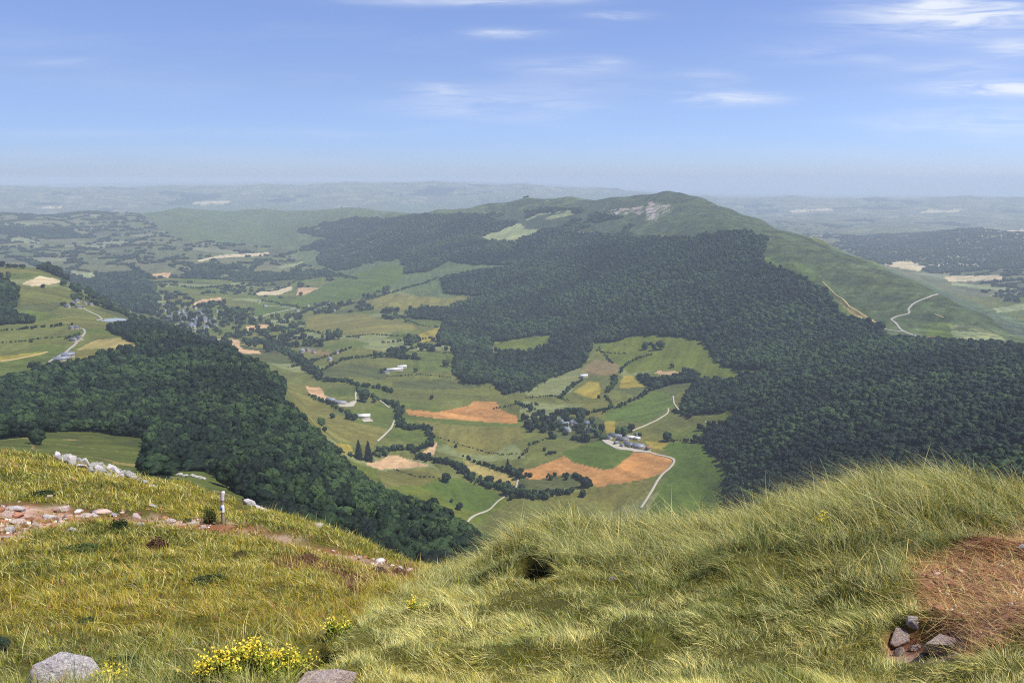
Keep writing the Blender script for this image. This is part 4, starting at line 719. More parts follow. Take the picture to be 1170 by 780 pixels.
def soft(P_, px, py, s):
    r_ = np.zeros(px.shape)
    for a, b in ((0, 0), (s, 0), (-s, 0), (0, s * .6), (0, -s * .6), (s * .7, s * .4), (-s * .7, s * .4), (s * .7, -s * .4), (-s * .7, -s * .4)): r_ += pip(P_, px + a, py + b)
    return r_ / 9
An, Wn = np.meshgrid(azn, wln); Xn, Yn, Zn, PXn, PYn, Dn = nz0(An, Wn)
def sampn(arr, az, wl):
    i = np.interp(az, azn, np.arange(len(azn))); j = np.interp(wl, wln, np.arange(len(wln))); i0 = np.minimum(i.astype(int), len(azn) - 2); j0 = np.minimum(j.astype(int), len(wln) - 2); a = i - i0; b = j - j0
    return (arr[j0, i0] * (1 - a) + arr[j0, i0 + 1] * a) * (1 - b) + (arr[j0 + 1, i0] * (1 - a) + arr[j0 + 1, i0 + 1] * a) * b
def gn(x, y): x = np.asarray(x, float); y = np.asarray(y, float); return sampn(Zn, np.arctan2(x, y), np.log(np.hypot(x, y)))
coln = np.empty(Xn.shape + (3,)); coln[:] = BARE['turf']
q = .5 + .5 * fbm(Xn / 1.3, Yn / 1.3, 4, 221); coln = coln * (.7 + .6 * q[..., None])
coln[Dn > 60] = COL['pasture']
jn = 5 * fbm(Xn / .8, Yn / .8, 3, 231); jm = 3 * fbm(Xn / .6, Yn / .6, 3, 233)
def lay(P_, c, s=4):
    global coln
    m = soft(P_, PXn + jn, PYn + jm, s)[..., None] * (Dn < 60)[..., None]; coln = coln * (1 - m) + m * c
d = sstep(.35, .65, .5 + .5 * fbm(Xn / .7, Yn / .5, 4, 241))[..., None]
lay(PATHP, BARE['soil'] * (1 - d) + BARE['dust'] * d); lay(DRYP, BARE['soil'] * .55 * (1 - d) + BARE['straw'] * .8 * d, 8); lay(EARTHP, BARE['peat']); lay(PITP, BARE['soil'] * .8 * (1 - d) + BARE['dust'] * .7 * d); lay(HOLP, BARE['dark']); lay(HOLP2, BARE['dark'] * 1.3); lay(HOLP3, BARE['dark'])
M_near = ground_mat('hillside_soil', 9, .9, .35, .8)
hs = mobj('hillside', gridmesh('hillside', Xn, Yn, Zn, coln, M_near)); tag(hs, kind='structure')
Tn = Zn / Dn; CMn = np.maximum.accumulate(np.where(Wn > math.log(1.5), Tn, -9), 0)
def castn(px, py):
    az, t = ctrl(px, py); az = float(az); t = float(t); i = int(round(np.interp(az, azn, np.arange(len(azn))))); k = np.where((Tn[:, i] >= t) & (Dn[:, i] > 1.5))[0]
    if len(k) == 0: return None
    k = k[0]; D = Dn[k, i]; x = math.sin(az) * D; y = math.cos(az) * D; return x, y, float(gn(x, y)), D
# ------------------------------------------------------------------ grass: real blades, each with its own length, lean and colour
def blades(P, hgt, wid, lean, col, name, seg=3):
    """P (n,3) roots; lean (n,2) horizontal offset of the tip"""
    n = len(P); r_ = rng; th = r_.uniform(0, 6.283, n); sx = np.cos(th); sy = np.sin(th); t = np.linspace(0, 1, seg + 1); rows = []
    for k, u in enumerate(t):
        cx_ = P[:, 0] + lean[:, 0] * u ** 1.9; cy_ = P[:, 1] + lean[:, 1] * u ** 1.9; cz_ = P[:, 2] - .015 + hgt * (u - .28 * u * u * np.clip(np.hypot(lean[:, 0], lean[:, 1]) / hgt, 0, 1.3))
        w_ = wid * (1 - u ** 1.6) * .5
        if k < seg: rows += [np.stack([cx_ - sx * w_, cy_ - sy * w_, cz_], 1), np.stack([cx_ + sx * w_, cy_ + sy * w_, cz_], 1)]
        else: rows.append(np.stack([cx_, cy_, cz_], 1))
    m = 2 * seg + 1; V = np.stack(rows, 1).reshape(-1, 3); b = np.arange(n)[:, None] * m
    Q = [b + np.array([2 * k, 2 * k + 1, 2 * k + 3, 2 * k + 2]) for k in range(seg - 1)]; T_ = b + np.array([2 * seg - 2, 2 * seg - 1, 2 * seg])
    # every blade: its own colour, a little paler towards the dry tip
    tip = np.linspace(0, 1, m)[None, :, None]; c = col[:, None, :] * (1 - .0 * tip) ; dry = s2l((196,176,90)); c = c * (1 - .35 * tip ** 2) + dry * .35 * tip ** 2 * (col.mean(1)[:, None, None] / .16)
    return V, [np.concatenate(Q), T_], c.reshape(-1, 3)
M_grass = bpy.data.materials.new('grass_blades'); M_grass.use_nodes = True; t = M_grass.node_tree; b = t.nodes['Principled BSDF']; b.inputs['Roughness'].default_value = .55; b.inputs['Specular IOR Level'].default_value = .3
at = N(t, 'ShaderNodeAttribute'); at.attribute_name = 'Col'; L(t, at.outputs['Color'], b.inputs['Base Color'])
tl = N(t, 'ShaderNodeBsdfTranslucent'); L(t, at.outputs['Color'], tl.inputs[0]); ms = N(t, 'ShaderNodeMixShader'); ms.inputs[0].default_value = .32
L(t, b.outputs[0], ms.inputs[1]); L(t, tl.outputs[0], ms.inputs[2]); L(t, ms.outputs[0], t.nodes['Material Output'].inputs[0])
def spread(n, d0, d1, a0=R(-36.5), a1=R(36.5), p=0.5):
    """roots: even over the ground when p=2, even over the picture for small p"""
    a = rng.uniform(a0, a1, n); u = rng.uniform(0, 1, n)
    D = (d0 ** p + u * (d1 ** p - d0 ** p)) ** (1 / p); return a, D
GC = dict(lime=(152,156,22), olive=(176,150,16), straw=(224,206,136), grey=(150,162,116), green=(104,124,44), deep=(52,66,24), rust=(186,130,98), pale=(196,196,138))
GC = {k: s2l(v) for k, v in GC.items()}
def pick(w):
    names = list(w); P = np.stack([np.clip(w[k], 0, None) for k in names], 1); P /= P.sum(1)[:, None]; u = rng.uniform(size=len(P))[:, None]; i = (np.cumsum(P, 1) < u).sum(1).clip(0, len(names) - 1)
    c = np.array([GC[k] for k in names])[i]; return c * rng.uniform(.5, 1.45, (len(c), 1)) * (1 + rng.normal(0, .05, c.shape))
allV, allF, allC, vo = [], [[], []], [], 0
def add(bl):
    global vo
    V, F, c = bl; allV.append(V.astype(np.float32)); allC.append(c.astype(np.float32)); allF[0].append((F[0] + vo).astype(np.int32)); allF[1].append((F[1] + vo).astype(np.int32)); vo += len(V)
ROCKP = [[(28,790),(32,768),(48,756),(110,756),(122,768),(124,790)], [(334,800),(338,777),(370,768),(412,766),(416,800)], [(1012,760),(1014,726),(1050,722),(1098,730),(1100,760)], [(268,584),(272,570),(294,566),(312,584)], [(-20,756),(-20,728),(12,728),(16,752)]]
def rockm(px, py): return np.maximum.reduce([pip(q, px, py) * .97 for q in ROCKP])
def sow(n, d0, d1, p, mode, turf=False):
    a, D = spread(n, d0, d1, p=p); wl = np.log(D); x = np.sin(a) * D; y = np.cos(a) * D; z = sampn(Zn, a, wl); px, py = project(x, y, z)
    tall = pip(TALLP, px + 12 * fbm(x, y, 2, 5), py + 10 * fbm(x, y, 2, 6)) & (D < 60)
    seen = z / D + .5 / D > sampn(CMn, a, wl - .01)
    bare = np.maximum.reduce([soft(PATHP, px + 7 * fbm(x / .9, y / .9, 3, 7), py + 3.5 * fbm(x / .6, y / .6, 3, 8), 3), soft(PITP, px, py, 3), .95 * soft(HOLP, px, py, 3), .8 * soft(HOLP2, px, py, 4), .85 * soft(HOLP3, px, py, 4)])
    bare = np.maximum(bare, soft(EARTHP, px, py, 4) * .72); dry = soft(DRYP, px + 26 * fbm(x / .5, y / .5, 3, 9), py + 18 * fbm(x / .5, y / .5, 3, 10), 9)
    bare = np.where(fbm(x / .5, y / .5, 3, 251) > .12, bare * .6, bare); bare = np.maximum(bare, rockm(px, py))
    keep = (rng.uniform(size=n) > np.maximum(bare, .45 * dry)) & seen & (px > -60) & (px < W0 + 60)
    keep &= tall if mode == 'tall' else ~tall
    cl = fbm(x / .13, y / .13, 2, 291) + .6 * fbm(x / .4, y / .4, 2, 293); keep &= (rng.uniform(size=n) < np.clip(.72 + 1.1 * cl, .12, 1)) | turf
    x, y, z, D, px, py, dry, wl, a = [v[keep] for v in (x, y, z, D, px, py, dry, wl, a)]; n = len(x)
    g1 = fbm(x / 1.1, y / 1.1, 3, 261); g2 = fbm(x / .35, y / .35, 3, 263); g3 = fbm(x / 3.2, y / 3.2, 3, 265); g4 = fbm(x / .14, y / .14, 2, 267); tx = fbm(x / .16, y / .16, 2, 271) * 1.6; ty = fbm(x / .16 + 50, y / .16, 2, 273) * 1.6; g5 = fbm(x / .22, y / .22, 2, 275)
    w_ = np.maximum(.0024, (.66 + .25 * g4) * D / FPX) * rng.uniform(.7, 1.3, n)
    if mode == 'tall':
        crest = sstep(680, 600, py); yl = sstep(690, 780, py) * sstep(950, 300, px); low = sstep(.1, .5, -g1)
        h = rng.gamma(6, 1 / 6., n) * (.065 + .10 * crest) * (.62 + .38 * sstep(770, 650, py)) * (1 + .18 * g1 + .35 * g2 + .5 * g5)
        h = np.clip(h, .055, .5); h = h * (1 - .55 * soft([(575,700),(580,662),(600,656),(640,662),(650,700)], px, py, 6)); h = np.where(dry > .3, h * (1 - .72 * dry), h)
        wind = (.28 + .2 * crest + .15 * g2) * h; lx = -wind + h * (rng.normal(0, .42, n) + tx * .7); ly = h * (rng.normal(0, .42, n) + ty * .85)
        fl = dry > .5; lx = np.where(fl, rng.normal(0, .09, n), lx); ly = np.where(fl, rng.normal(0, .09, n), ly); h = np.where(fl, rng.uniform(.012, .09, n), h)
        col = pick(dict(grey=1.2 + 1.0 * crest + g3, green=.75 - g2 + .5 * crest, olive=.2 + .9 * g1 + .4 * yl, lime=.3 + .45 * yl + g3 * .5, straw=.26 + .5 * g2 + .12 * crest, deep=.2 - g1 - g4 * .5, pale=.5 + .8 * g2)) * (.95 + .3 * sstep(630, 730, py))[:, None]  # blades lightened low on the mound, painted to offset shading there
        rc = pick(dict(rust=np.ones(n) * 1.6, straw=np.full(n, .22), pale=np.full(n, .15), olive=np.full(n, .12), deep=np.full(n, .2), green=np.full(n, .15))); m = rng.uniform(size=n) < dry * 1.5 - .1; col[m] = rc[m]; 
    else:
        near_ = sstep(700, 780, py)
        h = rng.gamma(7, 1 / 7., n) * (.05 + .04 * near_ + .003 * np.clip(D, 0, 30)) * (1 + .5 * g1 + .5 * g2 + .6 * g5); h = np.clip(h, .015, .4); pe = soft(EARTHP, px, py, 5)
        lx = h * (-.15 + rng.normal(0, .45, n) + tx * .6); ly = h * (rng.normal(0, .45, n) + ty * .6)
        yel = np.exp(-((py - 705) / 28.) ** 2) ; far_ = sstep(625, 575, py)
        col = pick(dict(lime=1.0 + .9 * g1 + .4 * far_, olive=.55 + 1.0 * yel + 1.6 * g3, green=.42 - 1.6 * g1 + .4 * near_, deep=.3 - 1.6 * g2 - 1.0 * g1 - .3 * yel, straw=.2 + .5 * g2 + .25 * far_, pale=.25 + .4 * g3 + .5 * near_, grey=.15 + .7 * near_, rust=.06 + .5 * np.maximum(0, g4 + g1) + .25 * yel))
        rc = pick(dict(rust=np.full(n, .8), deep=np.full(n, .7), straw=np.full(n, .4), olive=np.full(n, .5))); m = rng.uniform(size=n) < pe; col[m] = rc[m]
    if turf:
        k_ = rng.uniform(.022, .065, n) * np.clip(D / 6, .8, 2) / np.maximum(h, .01); h = h * k_; lx = lx * k_; ly = ly * k_; w_ = w_ * 1.15; col = col * .85
    add(blades(np.stack([x, y, z], 1), h, w_, np.stack([lx, ly], 1), col, 'grass', 3))
GD = 1.0
sow(int(560000 * GD), 2.6, 14, .5, 'tall'); sow(int(560000 * GD), 3.2, 45, .02, 'short'); sow(int(60000 * GD), 45, 140, .1, 'short'); sow(380000, 2.6, 9, .3, 'tall', True); sow(330000, 3.2, 32, .02, 'short', True)
# seed stalks standing over the tall grass
a, D = spread(3200, 3, 10, p=1.2); x = np.sin(a) * D; y = np.cos(a) * D; z = gn(x, y); px, py = project(x, y, z); m = pip(TALLP, px, py) & (soft(DRYP, px, py, 8) < .2) & (soft(PITP, px, py, 8) < .1) & (rng.uniform(size=len(x)) < .25 + .75 * sstep(660, 600, py)); x, y, z, py, D = [v[m] for v in (x, y, z, py, D)]
n = len(x); h = rng.uniform(.2, .36, n) * (.7 + .3 * sstep(680, 600, py)); col = np.tile(GC['straw'], (n, 1)) * rng.uniform(.7, 1.15, (n, 1)); add(blades(np.stack([x, y, z], 1), h, np.maximum(.003, .55 * D / FPX), np.stack([-h * rng.uniform(.4, .9, n), h * rng.normal(0, .2, n)], 1), col, 'g'))
V = np.concatenate(allV); print('blade verts', len(V))
gr = mobj('grass', fast_mesh('grass', V, [np.concatenate(allF[0]), np.concatenate(allF[1])], M_grass, np.concatenate(allC))); tag(gr, kind='stuff')

def crumbs(name, n, zone, d0, d1, p, size, mat, thr=.5):
    a, D = spread(n, d0, d1, p=p); x = np.sin(a) * D; y = np.cos(a) * D; z = gn(x, y); px, py = project(x, y, z); m = rng.uniform(size=n) < soft(zone, px + 3 * fbm(x, y, 2, 8), py + 2 * fbm(x, y, 2, 9), 4) * np.clip(.35 + 1.5 * fbm(x / .9, y / .9, 3, 281), .05, 1); x, y, z, D = x[m], y[m], z[m], D[m]; n = len(x)
    V0, F0 = ico(1); s = size * rng.gamma(3, .33, n) * D / FPX; sc = s[:, None] * rng.uniform(.6, 1.4, (n, 3)) * np.array([1, 1, .45]); V = V0[None] * (1 + .35 * rng.normal(size=(n, len(V0), 1)) * .6) * sc[:, None]; th = rng.uniform(0, 6.28, n); c, q = np.cos(th)[:, None], np.sin(th)[:, None]
    V = np.stack([V[..., 0] * c - V[..., 1] * q + x[:, None], V[..., 0] * q + V[..., 1] * c + y[:, None], V[..., 2] + z[:, None] + s[:, None] * .15], -1); F = (F0[None] + (np.arange(n) * len(V0))[:, None, None]).reshape(-1, 3)
    base = np.array([s2l((206,178,160)), s2l((170,120,92)), s2l((228,216,206)), s2l((120,84,62))])[rng.choice(4, n, p=mat)]; col = np.repeat(base * rng.uniform(.75, 1.2, (n, 1)), len(V0), 0)
    return tag(mobj(name, fast_mesh(name, V.reshape(-1, 3), F, M_near, col)), kind='stuff')
crumbs('gravel', 42000, PATHP, 9, 40, .3, 1.9, [.3, .36, .14, .2]); crumbs('litter', 9000, DRYP, 3, 8, 1, 2.2, [.2, .45, .05, .3])
# ------------------------------------------------------------------ stones, post, shrubs and flowers of the hillside
def stone_mat(name, c1, c2, lich=(206,202,190)):
    m = bpy.data.materials.new(name); m.use_nodes = True; t = m.node_tree; b = t.nodes['Principled BSDF']; b.inputs['Roughness'].default_value = .88
    tc_ = N(t, 'ShaderNodeTexCoord'); oi = N(t, 'ShaderNodeObjectInfo'); va = N(t, 'ShaderNodeVectorMath', operation='ADD'); L(t, tc_.outputs['Object'], va.inputs[0]); L(t, oi.outputs['Location'], va.inputs[1])
    n1 = N(t, 'ShaderNodeTexNoise'); n1.inputs['Scale'].default_value = 7; n1.inputs['Detail'].default_value = 8; n1.inputs['Roughness'].default_value = .7; L(t, va.outputs[0], n1.inputs['Vector'])
    n2 = N(t, 'ShaderNodeTexNoise'); n2.inputs['Scale'].default_value = 16; n2.inputs['Detail'].default_value = 4; L(t, va.outputs[0], n2.inputs['Vector'])
    cr = N(t, 'ShaderNodeValToRGB'); e = cr.color_ramp; e.elements[0].position = .33; e.elements[0].color = (*s2l(c1), 1); e.elements[1].position = .66; e.elements[1].color = (*s2l(c2), 1); L(t, n1.outputs[0], cr.inputs[0])
    mx_ = N(t, 'ShaderNodeMix', data_type='RGBA'); r_ = N(t, 'ShaderNodeMapRange'); r_.inputs[1].default_value = .55; r_.inputs[2].default_value = .62; L(t, n2.outputs[0], r_.inputs[0]); L(t, r_.outputs[0], mx_.inputs[0]); L(t, cr.outputs[0], mx_.inputs[6]); mx_.inputs[7].default_value = (*s2l(lich), 1)
    L(t, mx_.outputs[2], b.inputs['Base Color']); bp = N(t, 'ShaderNodeBump'); bp.inputs['Strength'].default_value = .9; bp.inputs['Distance'].default_value = .06; L(t, n1.outputs[0], bp.inputs['Height']); L(t, bp.outputs[0], b.inputs['Normal']); return m
M_st = stone_mat('weathered_stone', (158, 146, 142), (236, 226, 220), (236, 230, 226)); M_st2 = stone_mat('pinkish_stone', (176, 146, 128), (232, 208, 192), (226, 214, 206)); M_st3 = stone_mat('mossy_stone', (26, 44, 24), (50, 72, 38), (96, 118, 84)); M_st4 = stone_mat('grey_rock', (112, 108, 102), (198, 192, 182))
def rock_mesh(seed, flat=.6, sub=3):
    """a broken block: hull of a few points, its faces then cut finer and roughened"""
    r_ = np.random.default_rng(seed); P = r_.normal(size=(15, 3)); P /= (np.abs(P) ** 3).sum(1)[:, None] ** (1 / 3.); P *= r_.uniform(.78, 1.0, (15, 1)); bm = bmesh.new()
    for p in P: bm.verts.new(p)
    res = bmesh.ops.convex_hull(bm, input=bm.verts); bmesh.ops.delete(bm, geom=list({g for g in res['geom_interior'] + res['geom_unused'] if isinstance(g, bmesh.types.BMVert)}), context='VERTS')
    bmesh.ops.bevel(bm, geom=list(bm.edges), offset=.05, segments=1, affect='EDGES'); bmesh.ops.triangulate(bm, faces=bm.faces[:]); bmesh.ops.subdivide_edges(bm, edges=bm.edges[:], cuts=sub, use_grid_fill=True); bmesh.ops.triangulate(bm, faces=bm.faces[:])
    bm.verts.index_update(); V = np.array([v.co[:] for v in bm.verts]); F = np.array([[v.index for v in f.verts] for f in bm.faces]); bm.free()
    V = V * (1 + .05 * n3(V * .8 + seed, seed, 2.5) + .035 * n3(V - seed, seed + 4, 7))[:, None]; V = V * np.array([1, .75, flat]); return fast_mesh('stone', V, F, None, smooth=False)
def rock(px, py, wpx, hpx, label, mat=M_st, seed=0, flat=.6, group=None, name='stone', rz=None, tilt=0, sink=.3, cat='stone', sub=3):
    c = castn(px, py)
    if not c: return
    d3 = math.sqrt(c[3] ** 2 + c[2] ** 2); w_ = wpx * d3 / FPX / 2; h_ = hpx * d3 / FPX / 2 * 1.25
    me = rock_mesh(seed, 1.0, sub); me.materials.append(mat); o = mobj(name, me); o.scale = (w_, w_ * .8, h_); o.location = (c[0], c[1], c[2] + h_ * (1 - 2 * sink) * .8)
    o.rotation_euler = (random.uniform(-.12, .12), tilt, rz if rz is not None else random.uniform(-.4, .4)); return tag(o, label, cat, group)
rock(76,786,76,42,'large pale weathered stone at the bottom edge left of the yellow flowers',M_st,3,name='boulder',cat='boulder',rz=.1,sub=4)
rock(374,785,74,26,'long pinkish grey stone slab at the bottom edge beside a dark hole',M_st2,8,name='boulder',cat='boulder',rz=.1,tilt=-.12,sub=4)
rock(1027,739,26,20,'pale angular stone at the left end of the dark pit',M_st2,12,rz=.3,sink=.2); rock(1074,750,42,22,'broad cracked stone in the right half of the dark pit',M_st2,14,rz=.1,sub=4,sink=.2)
rock(1040,731,16,13,'brown stone half hidden under the grass lip of the pit',M_st,17); rock(1027,750,14,13,'small stone under the left stone of the pit',M_st2,19); rock(1056,752,14,9,'small dark stone left of the broad cracked stone',M_st4,23); rock(1045,745,14,8,'little flat stone in the middle of the pit',M_st2,24)
rock(2,743,24,22,'dark mossy rounded stone cut by the left edge of the picture',M_st3,36,sink=.2)
rock(1168,632,14,8,'white stone at the right edge above the dry patch',M_st,37)
rock(285,577,15,10,'pointed white stone standing in the grass right of the waymark post',M_st,41,rz=.2); rock(300,582,22,4,'thin pale slab sloping down behind the pointed white stone',M_st,43,tilt=.35); rock(364,603,18,5,'flat pale stone on the edge of the slope beyond the path',M_st,47)
for k, (px, py, w_, h_, lab) in enumerate([(15,583,20,5,'long white flat stone across the path near the left edge'), (9,591,13,7,'tilted white stone under the long one on the path'), (26,585,9,5,'white stone at the right tip of the long path stone'), (71,585,18,7,'bright pointed slab lying on the path'), (58,594,16,7,'broad pale stone on the lower side of the path'),
      (20,598,18,5,'grey pink flat stone in the middle of the path fork'), (10,608,14,6,'rough pink stone in the lower branch of the path'), (97,592,16,5,'pale slab beside the grass on the path'), (108,590,8,5,'small stone right of the pale slab on the path'), (155,592,12,7,'upright white stone on the path behind the dark bush'), (174,579,8,3,'small flat stone at the upper edge of the path'),
      (57,569,7,4,'small white stone in the grass above the path'), (160,600,12,4,'pinkish flat stone below the white upright stone'), (195,598,14,5,'wide pink stone where the path narrows'), (220,601,11,5,'pale stone in the worn part of the path'), (233,604,8,5,'small pale stone right of the worn part of the path'), (82,606,12,4,'pale pebble in the grass just under the path'), (112,620,8,3,'pale flat pebble in the short grass'), (5,617,10,4,'small white stone at the left edge in the lower path branch'),
      (41,604,9,4,'small pink stone near the path fork'), (130,591,7,4,'small stone between slab and bush'), (104,697,5,3,'tiny white stone in the yellow green grass'), (140,657,4,3,'tiny pale stone in the middle of the short grass'), (430,633,7,4,'small pale stone near the end of the path'), (3,581,7,4,'small stone at the left edge above the path'), (700,664,11,5,'pale half hidden stone in the tall grass')]):
    rock(px, py, w_ * 1.1, h_ * 1.1, lab, [M_st, M_st2][k % 2], 50 + k, group='stones of the path' if py < 620 else None, sink=.32)
# outcrop: a bank of broken blocks along the edge of the slope
ro = random.Random(9); OC = [(66,524),(72,527),(78,526),(84,529),(90,530),(96,530),(100,533),(105,535),(110,534),(116,538),(121,537),(127,541),(133,542),(140,543),(146,547),(152,549),(158,551),(166,554),(173,558)]
for k, (px, py) in enumerate(OC + [(76,522),(88,525),(98,527),(108,530),(118,533),(128,537),(138,541),(82,532),(93,535),(112,541),(122,544),(135,547),(104,540)]):
    rock(px + ro.uniform(-2, 2), py + ro.uniform(-1, 1), ro.uniform(10, 19) * (1 if px < 150 else .7), ro.uniform(6, 10.5) * (1 if px < 150 else .6), 'jagged pale block of the long outcrop on the edge of the slope', M_st4 if k % 3 else M_st, 200 + k, group='blocks of the rock outcrop', name='rock', cat='rock', rz=ro.uniform(-1, 1), sink=.3)
rock(53,515,20,6,'flat grey rock at the upper left end of the outcrop',M_st4,260,name='rock',cat='rock')
for k, (px, py) in enumerate([(205,543),(212,545),(219,544),(226,546),(200,547),(232,548)]):
    c = cast(px, py); s = c[3] / FPX
    me = rock_mesh(270 + k, 1.0); me.materials.append(M_st4); o = mobj('rock', me); o.scale = (s * 5, s * 4, s * 2.6); o.location = (c[0], c[1], c[2] + s); tag(o, 'distant rock on the small green knoll behind the slope', 'rock', 'rocks on the green knoll')
# waymark post
c = castn(255, 598); d3 = math.sqrt(c[3] ** 2 + c[2] ** 2); u = d3 / FPX
o = empty('waymark_post', (c[0], c[1], c[2] - .1)); tag(o, 'weathered wooden waymark post with a blue mark on white, standing beside the path', 'post')
M_wood = dirt_mat('weathered_wood', (150, 136, 122), .35, 14); M_wm = plain('white_mark', (232, 232, 228), .6, .05); M_bm = plain('blue_mark', (52, 98, 190), .6, .05); M_pk = dirt_mat('post_top', (214, 204, 206), .15, 12)
def pole(name, z0, z1, rd, mat, par, rot=0.02, k=9, seed=0):
    V, F = tube([(0, 0, z0), (0.002, 0, z0 + (z1 - z0) * .5), (.004 + rot, 0, z1 - .012), (.004 + rot, 0, z1)], [rd * 1.05, rd, rd * .97, rd * .8], k); top = np.array([list(range(3 * k, 4 * k))]); return mobj(name, fast_mesh(name, V, [F, top], mat, smooth=False), par)
pr = 1.75 * u; H_ = 41 * u
pole('shaft', 0, H_, pr, M_wood, o); pole('cap', H_ - 9 * u, H_ + .008, pr * 1.12, M_pk, o).location.x = .018; pole('mark_band', H_ - 22 * u, H_ - 14 * u, pr * 1.14, M_wm, o, 0.0).location.x = .006
bm_ = mobj('blue_stripe', fast_mesh('blue_stripe', *box(-pr * .55, pr * .55, -pr * 1.35, -pr * 1.1, H_ - 19.5 * u, H_ - 16 * u), M_bm), o)
# low shrubs
def shrub_mesh(seed, mat, n=900, spiky=.0):
    r_ = np.random.default_rng(seed); P = r_.normal(size=(n, 3)); P /= np.linalg.norm(P, axis=1)[:, None]; P[:, 2] = np.abs(P[:, 2]); nr = P.copy(); rad = r_.uniform(.35, 1.0, n) ** .5 * (1 + .35 * n3(P * 1.0 + seed, seed, 2.2)); P = P * rad[:, None]
    nr = nr + r_.normal(0, .6, nr.shape); nr /= np.linalg.norm(nr, axis=1)[:, None]; qv, qf = quads(P, nr, r_.uniform(.03, .075, n), r_)
    tw = [tube([(0, 0, -.2), tuple(p * .5), tuple(p)], [.03, .018, .006], 4) for p in P[:22] * .9]; tV, tF = join(tw); return fast_mesh('leaves', qv, qf, mat), fast_mesh('twigs', tV, tF, M_bark)
M_sh = leaf_mat('shrub_leaves', (34, 48, 26), (48, 64, 30), (72, 88, 40)); M_he = leaf_mat('heather', (58, 40, 32), (82, 54, 42), (112, 76, 54)); M_br = leaf_mat('brown_shrub', (58, 52, 28), (84, 72, 38), (112, 94, 52))
SHR = {}
def shrub(px, py, wpx, hpx, kind, label, group=None):
    c = castn(px, py)
    if not c: return
    u = math.sqrt(c[3] ** 2 + c[2] ** 2) / FPX; o = empty('shrub', (c[0], c[1], c[2]), random.uniform(-.5, .5)); tag(o, label, 'shrub', group)
    if kind not in SHR: SHR[kind] = shrub_mesh(len(SHR) * 3 + 1, {'g': M_sh, 'h': M_he, 'b': M_br}[kind], 1100)
    a = mobj('leaves', SHR[kind][0], o); b = mobj('twigs', SHR[kind][1], o); a.scale = b.scale = (wpx * u * .42, wpx * u * .36, hpx * u * .8); return o
shrub(136,606,22,13,'g','dark green round bush at the lower edge of the path'); shrub(240,597,17,21,'g','dark green bush directly left of the waymark post'); shrub(274,637,24,8,'b','flat brown bush in the short grass below the post')
shrub(46,568,30,8,'g','low green bush above the path at the left'); shrub(90,632,46,8,'g','wide dark green tuft in the grass below the path'); shrub(236,668,48,9,'g','long dark low bush across the short grass'); shrub(152,672,24,6,'g','dark low tuft left of the long dark bush')
shrub(180,628,30,16,'h','dry purple brown bush below the path'); shrub(100,714,22,9,'g','small dark bush above the large pale stone'); shrub(432,655,28,7,'h','dark brown heather on the eroded lip'); shrub(456,656,26,8,'h','dark brown heather at the right end of the eroded lip'); shrub(400,676,20,7,'h','purple brown heather below the eroded lip')
shrub(352,641,34,7,'h','reddish heather under the middle of the path'); shrub(180,684,16,6,'b','small brown tuft in the middle of the short grass'); shrub(214,598,12,5,'g','small green tuft on the edge of the path'); shrub(330,640,14,5,'h','small reddish heather left of the middle one'); shrub(140,762,40,12,'g','dark green bush right of the large pale stone')
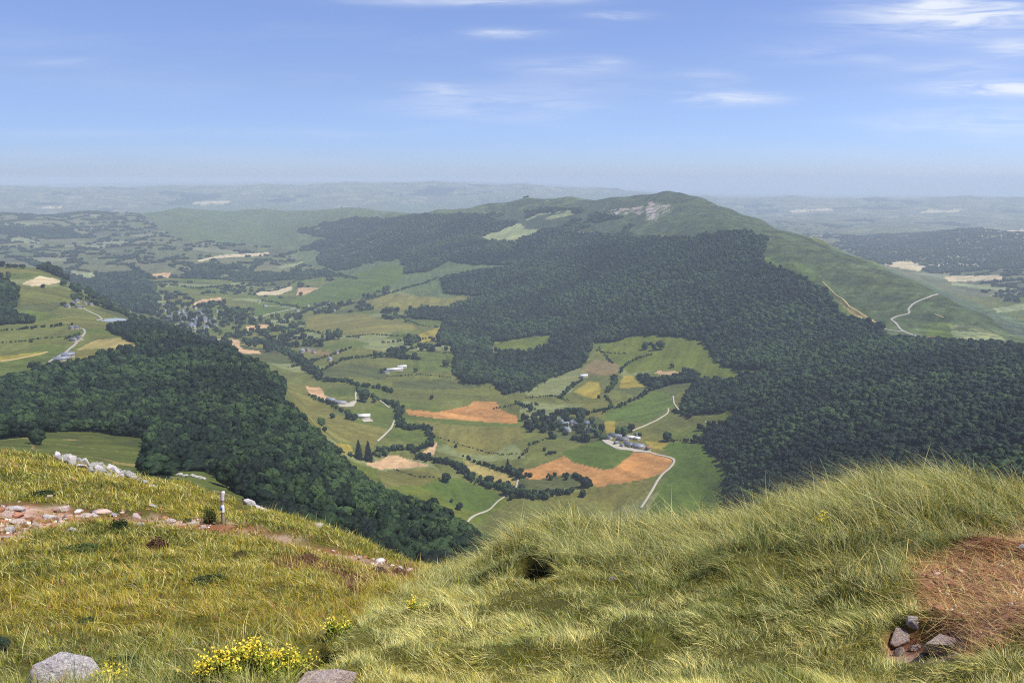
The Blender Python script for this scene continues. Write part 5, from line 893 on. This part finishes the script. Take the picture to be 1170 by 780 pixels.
# yellow flowering plants
M_fl = plain('yellow_petals', (232, 206, 60), .6, .12, 40); M_lf = leaf_mat('flower_leaves', (110, 124, 40), (140, 150, 48), (176, 172, 60))
def flowers(px, py, wpx, hpx, n, label, group='yellow flowering plants'):
    c = castn(px, py)
    if not c: return
    u = math.sqrt(c[3] ** 2 + c[2] ** 2) / FPX; o = empty('flowering_plant', (c[0], c[1], c[2])); tag(o, label, 'plant', group); r_ = np.random.default_rng(int(px * 7 + py)); st, lv, fl = [], [[], []], []
    for k in range(n):
        x, y = r_.normal(0, .24, 2) * wpx * u; y *= .6; h = hpx * u * r_.uniform(.5, 1.05) * (1 - .5 * min(1, abs(x) / (wpx * u * .6))); z0 = float(gn(c[0] + x, c[1] + y)) - c[2]; tx = x + r_.normal(0, .02) - .02; st.append(tube([(x, y, z0 - .02), (x, y, z0 + h * .5), (tx, y, z0 + h)], [.0022, .002, .0012], 4))
        m = int(r_.integers(5, 9)); P = np.stack([np.full(m, (x + tx) / 2), np.full(m, y), z0 + h * r_.uniform(.15, .95, m)], 1) + r_.normal(0, .008, (m, 3)); nn = r_.normal(size=(m, 3)) + [0, -.3, .8]; nn /= np.linalg.norm(nn, axis=1)[:, None]; lv[0].append(P); lv[1].append(nn)
        m = int(r_.integers(3, 7)); P = np.array([tx, y, z0 + h]) + r_.normal(0, .010, (m, 3)) * [1, 1, 1.4]; fl.append(P)
    V, F = join(st); mobj('stems', fast_mesh('stems', V, F, M_lf), o); P = np.concatenate(lv[0]); nn = np.concatenate(lv[1]); V, F = quads(P, nn, r_.uniform(.006, .012, len(P)), r_); mobj('leaves', fast_mesh('leaves', V, F, M_lf), o)
    P = np.concatenate(fl); nn = r_.normal(size=P.shape) + [.2, -.4, .7]; nn /= np.linalg.norm(nn, axis=1)[:, None]; V, F = quads(P, nn, r_.uniform(.004, .008, len(P)), r_); mobj('flowers', fast_mesh('flowers', V, F, M_fl), o); return o
flowers(258,779,50,34,110,'left half of the biggest patch of yellow flowers at the bottom edge'); flowers(296,777,66,42,200,'tall middle of the biggest patch of yellow flowers at the bottom edge'); flowers(336,772,44,30,80,'right end of the biggest patch of yellow flowers at the bottom edge'); flowers(240,781,24,20,36,'low yellow flowers at the left tip of the big flower patch')
flowers(125,782,40,18,46,'yellow flowers growing right beside the large pale stone'); flowers(385,727,26,22,20,'small yellow flowers in the grass above the long slab'); flowers(474,700,16,14,12,'yellow sprig in the tall grass left of the dark hollow'); flowers(942,606,12,16,14,'bright yellow flower spike in the middle of the right tall grass'); flowers(1152,536,34,14,26,'yellow flowers on the skyline at the right edge'); flowers(1086,532,10,10,5,'single pale flower head on the crest of the tall grass'); flowers(955,610,24,10,10,'fainter yellow flowers right of the bright spike')
# ------------------------------------------------------------------ haze: one closed box of even thin air around everything
def haze_box(lo, hi, dens, color, an):
    V = np.array([(x, y, z) for x in (lo[0], hi[0]) for y in (lo[1], hi[1]) for z in (lo[2], hi[2])], float)
    F = np.array([(0, 1, 3, 2), (4, 6, 7, 5), (0, 4, 5, 1), (2, 3, 7, 6), (0, 2, 6, 4), (1, 5, 7, 3)])
    m = bpy.data.materials.new('hazy_air'); m.use_nodes = True; t = m.node_tree; t.nodes.clear()
    o = N(t, 'ShaderNodeOutputMaterial'); v = N(t, 'ShaderNodeVolumePrincipled')
    v.inputs['Color'].default_value = color; v.inputs['Density'].default_value = dens; v.inputs['Anisotropy'].default_value = an
    L(t, v.outputs[0], o.inputs['Volume'])
    o = mobj('haze', fast_mesh('haze', V, F, m)); return tag(o, kind='stuff')
zmin = float(min(Zg.min(), -1000))
haze_box((-62000, -400, zmin - 2), (62000, 63000, 60.0), 6.8e-5, (.77, .875, .96, 1), 0.0)
print('script ok, zmin', zmin)
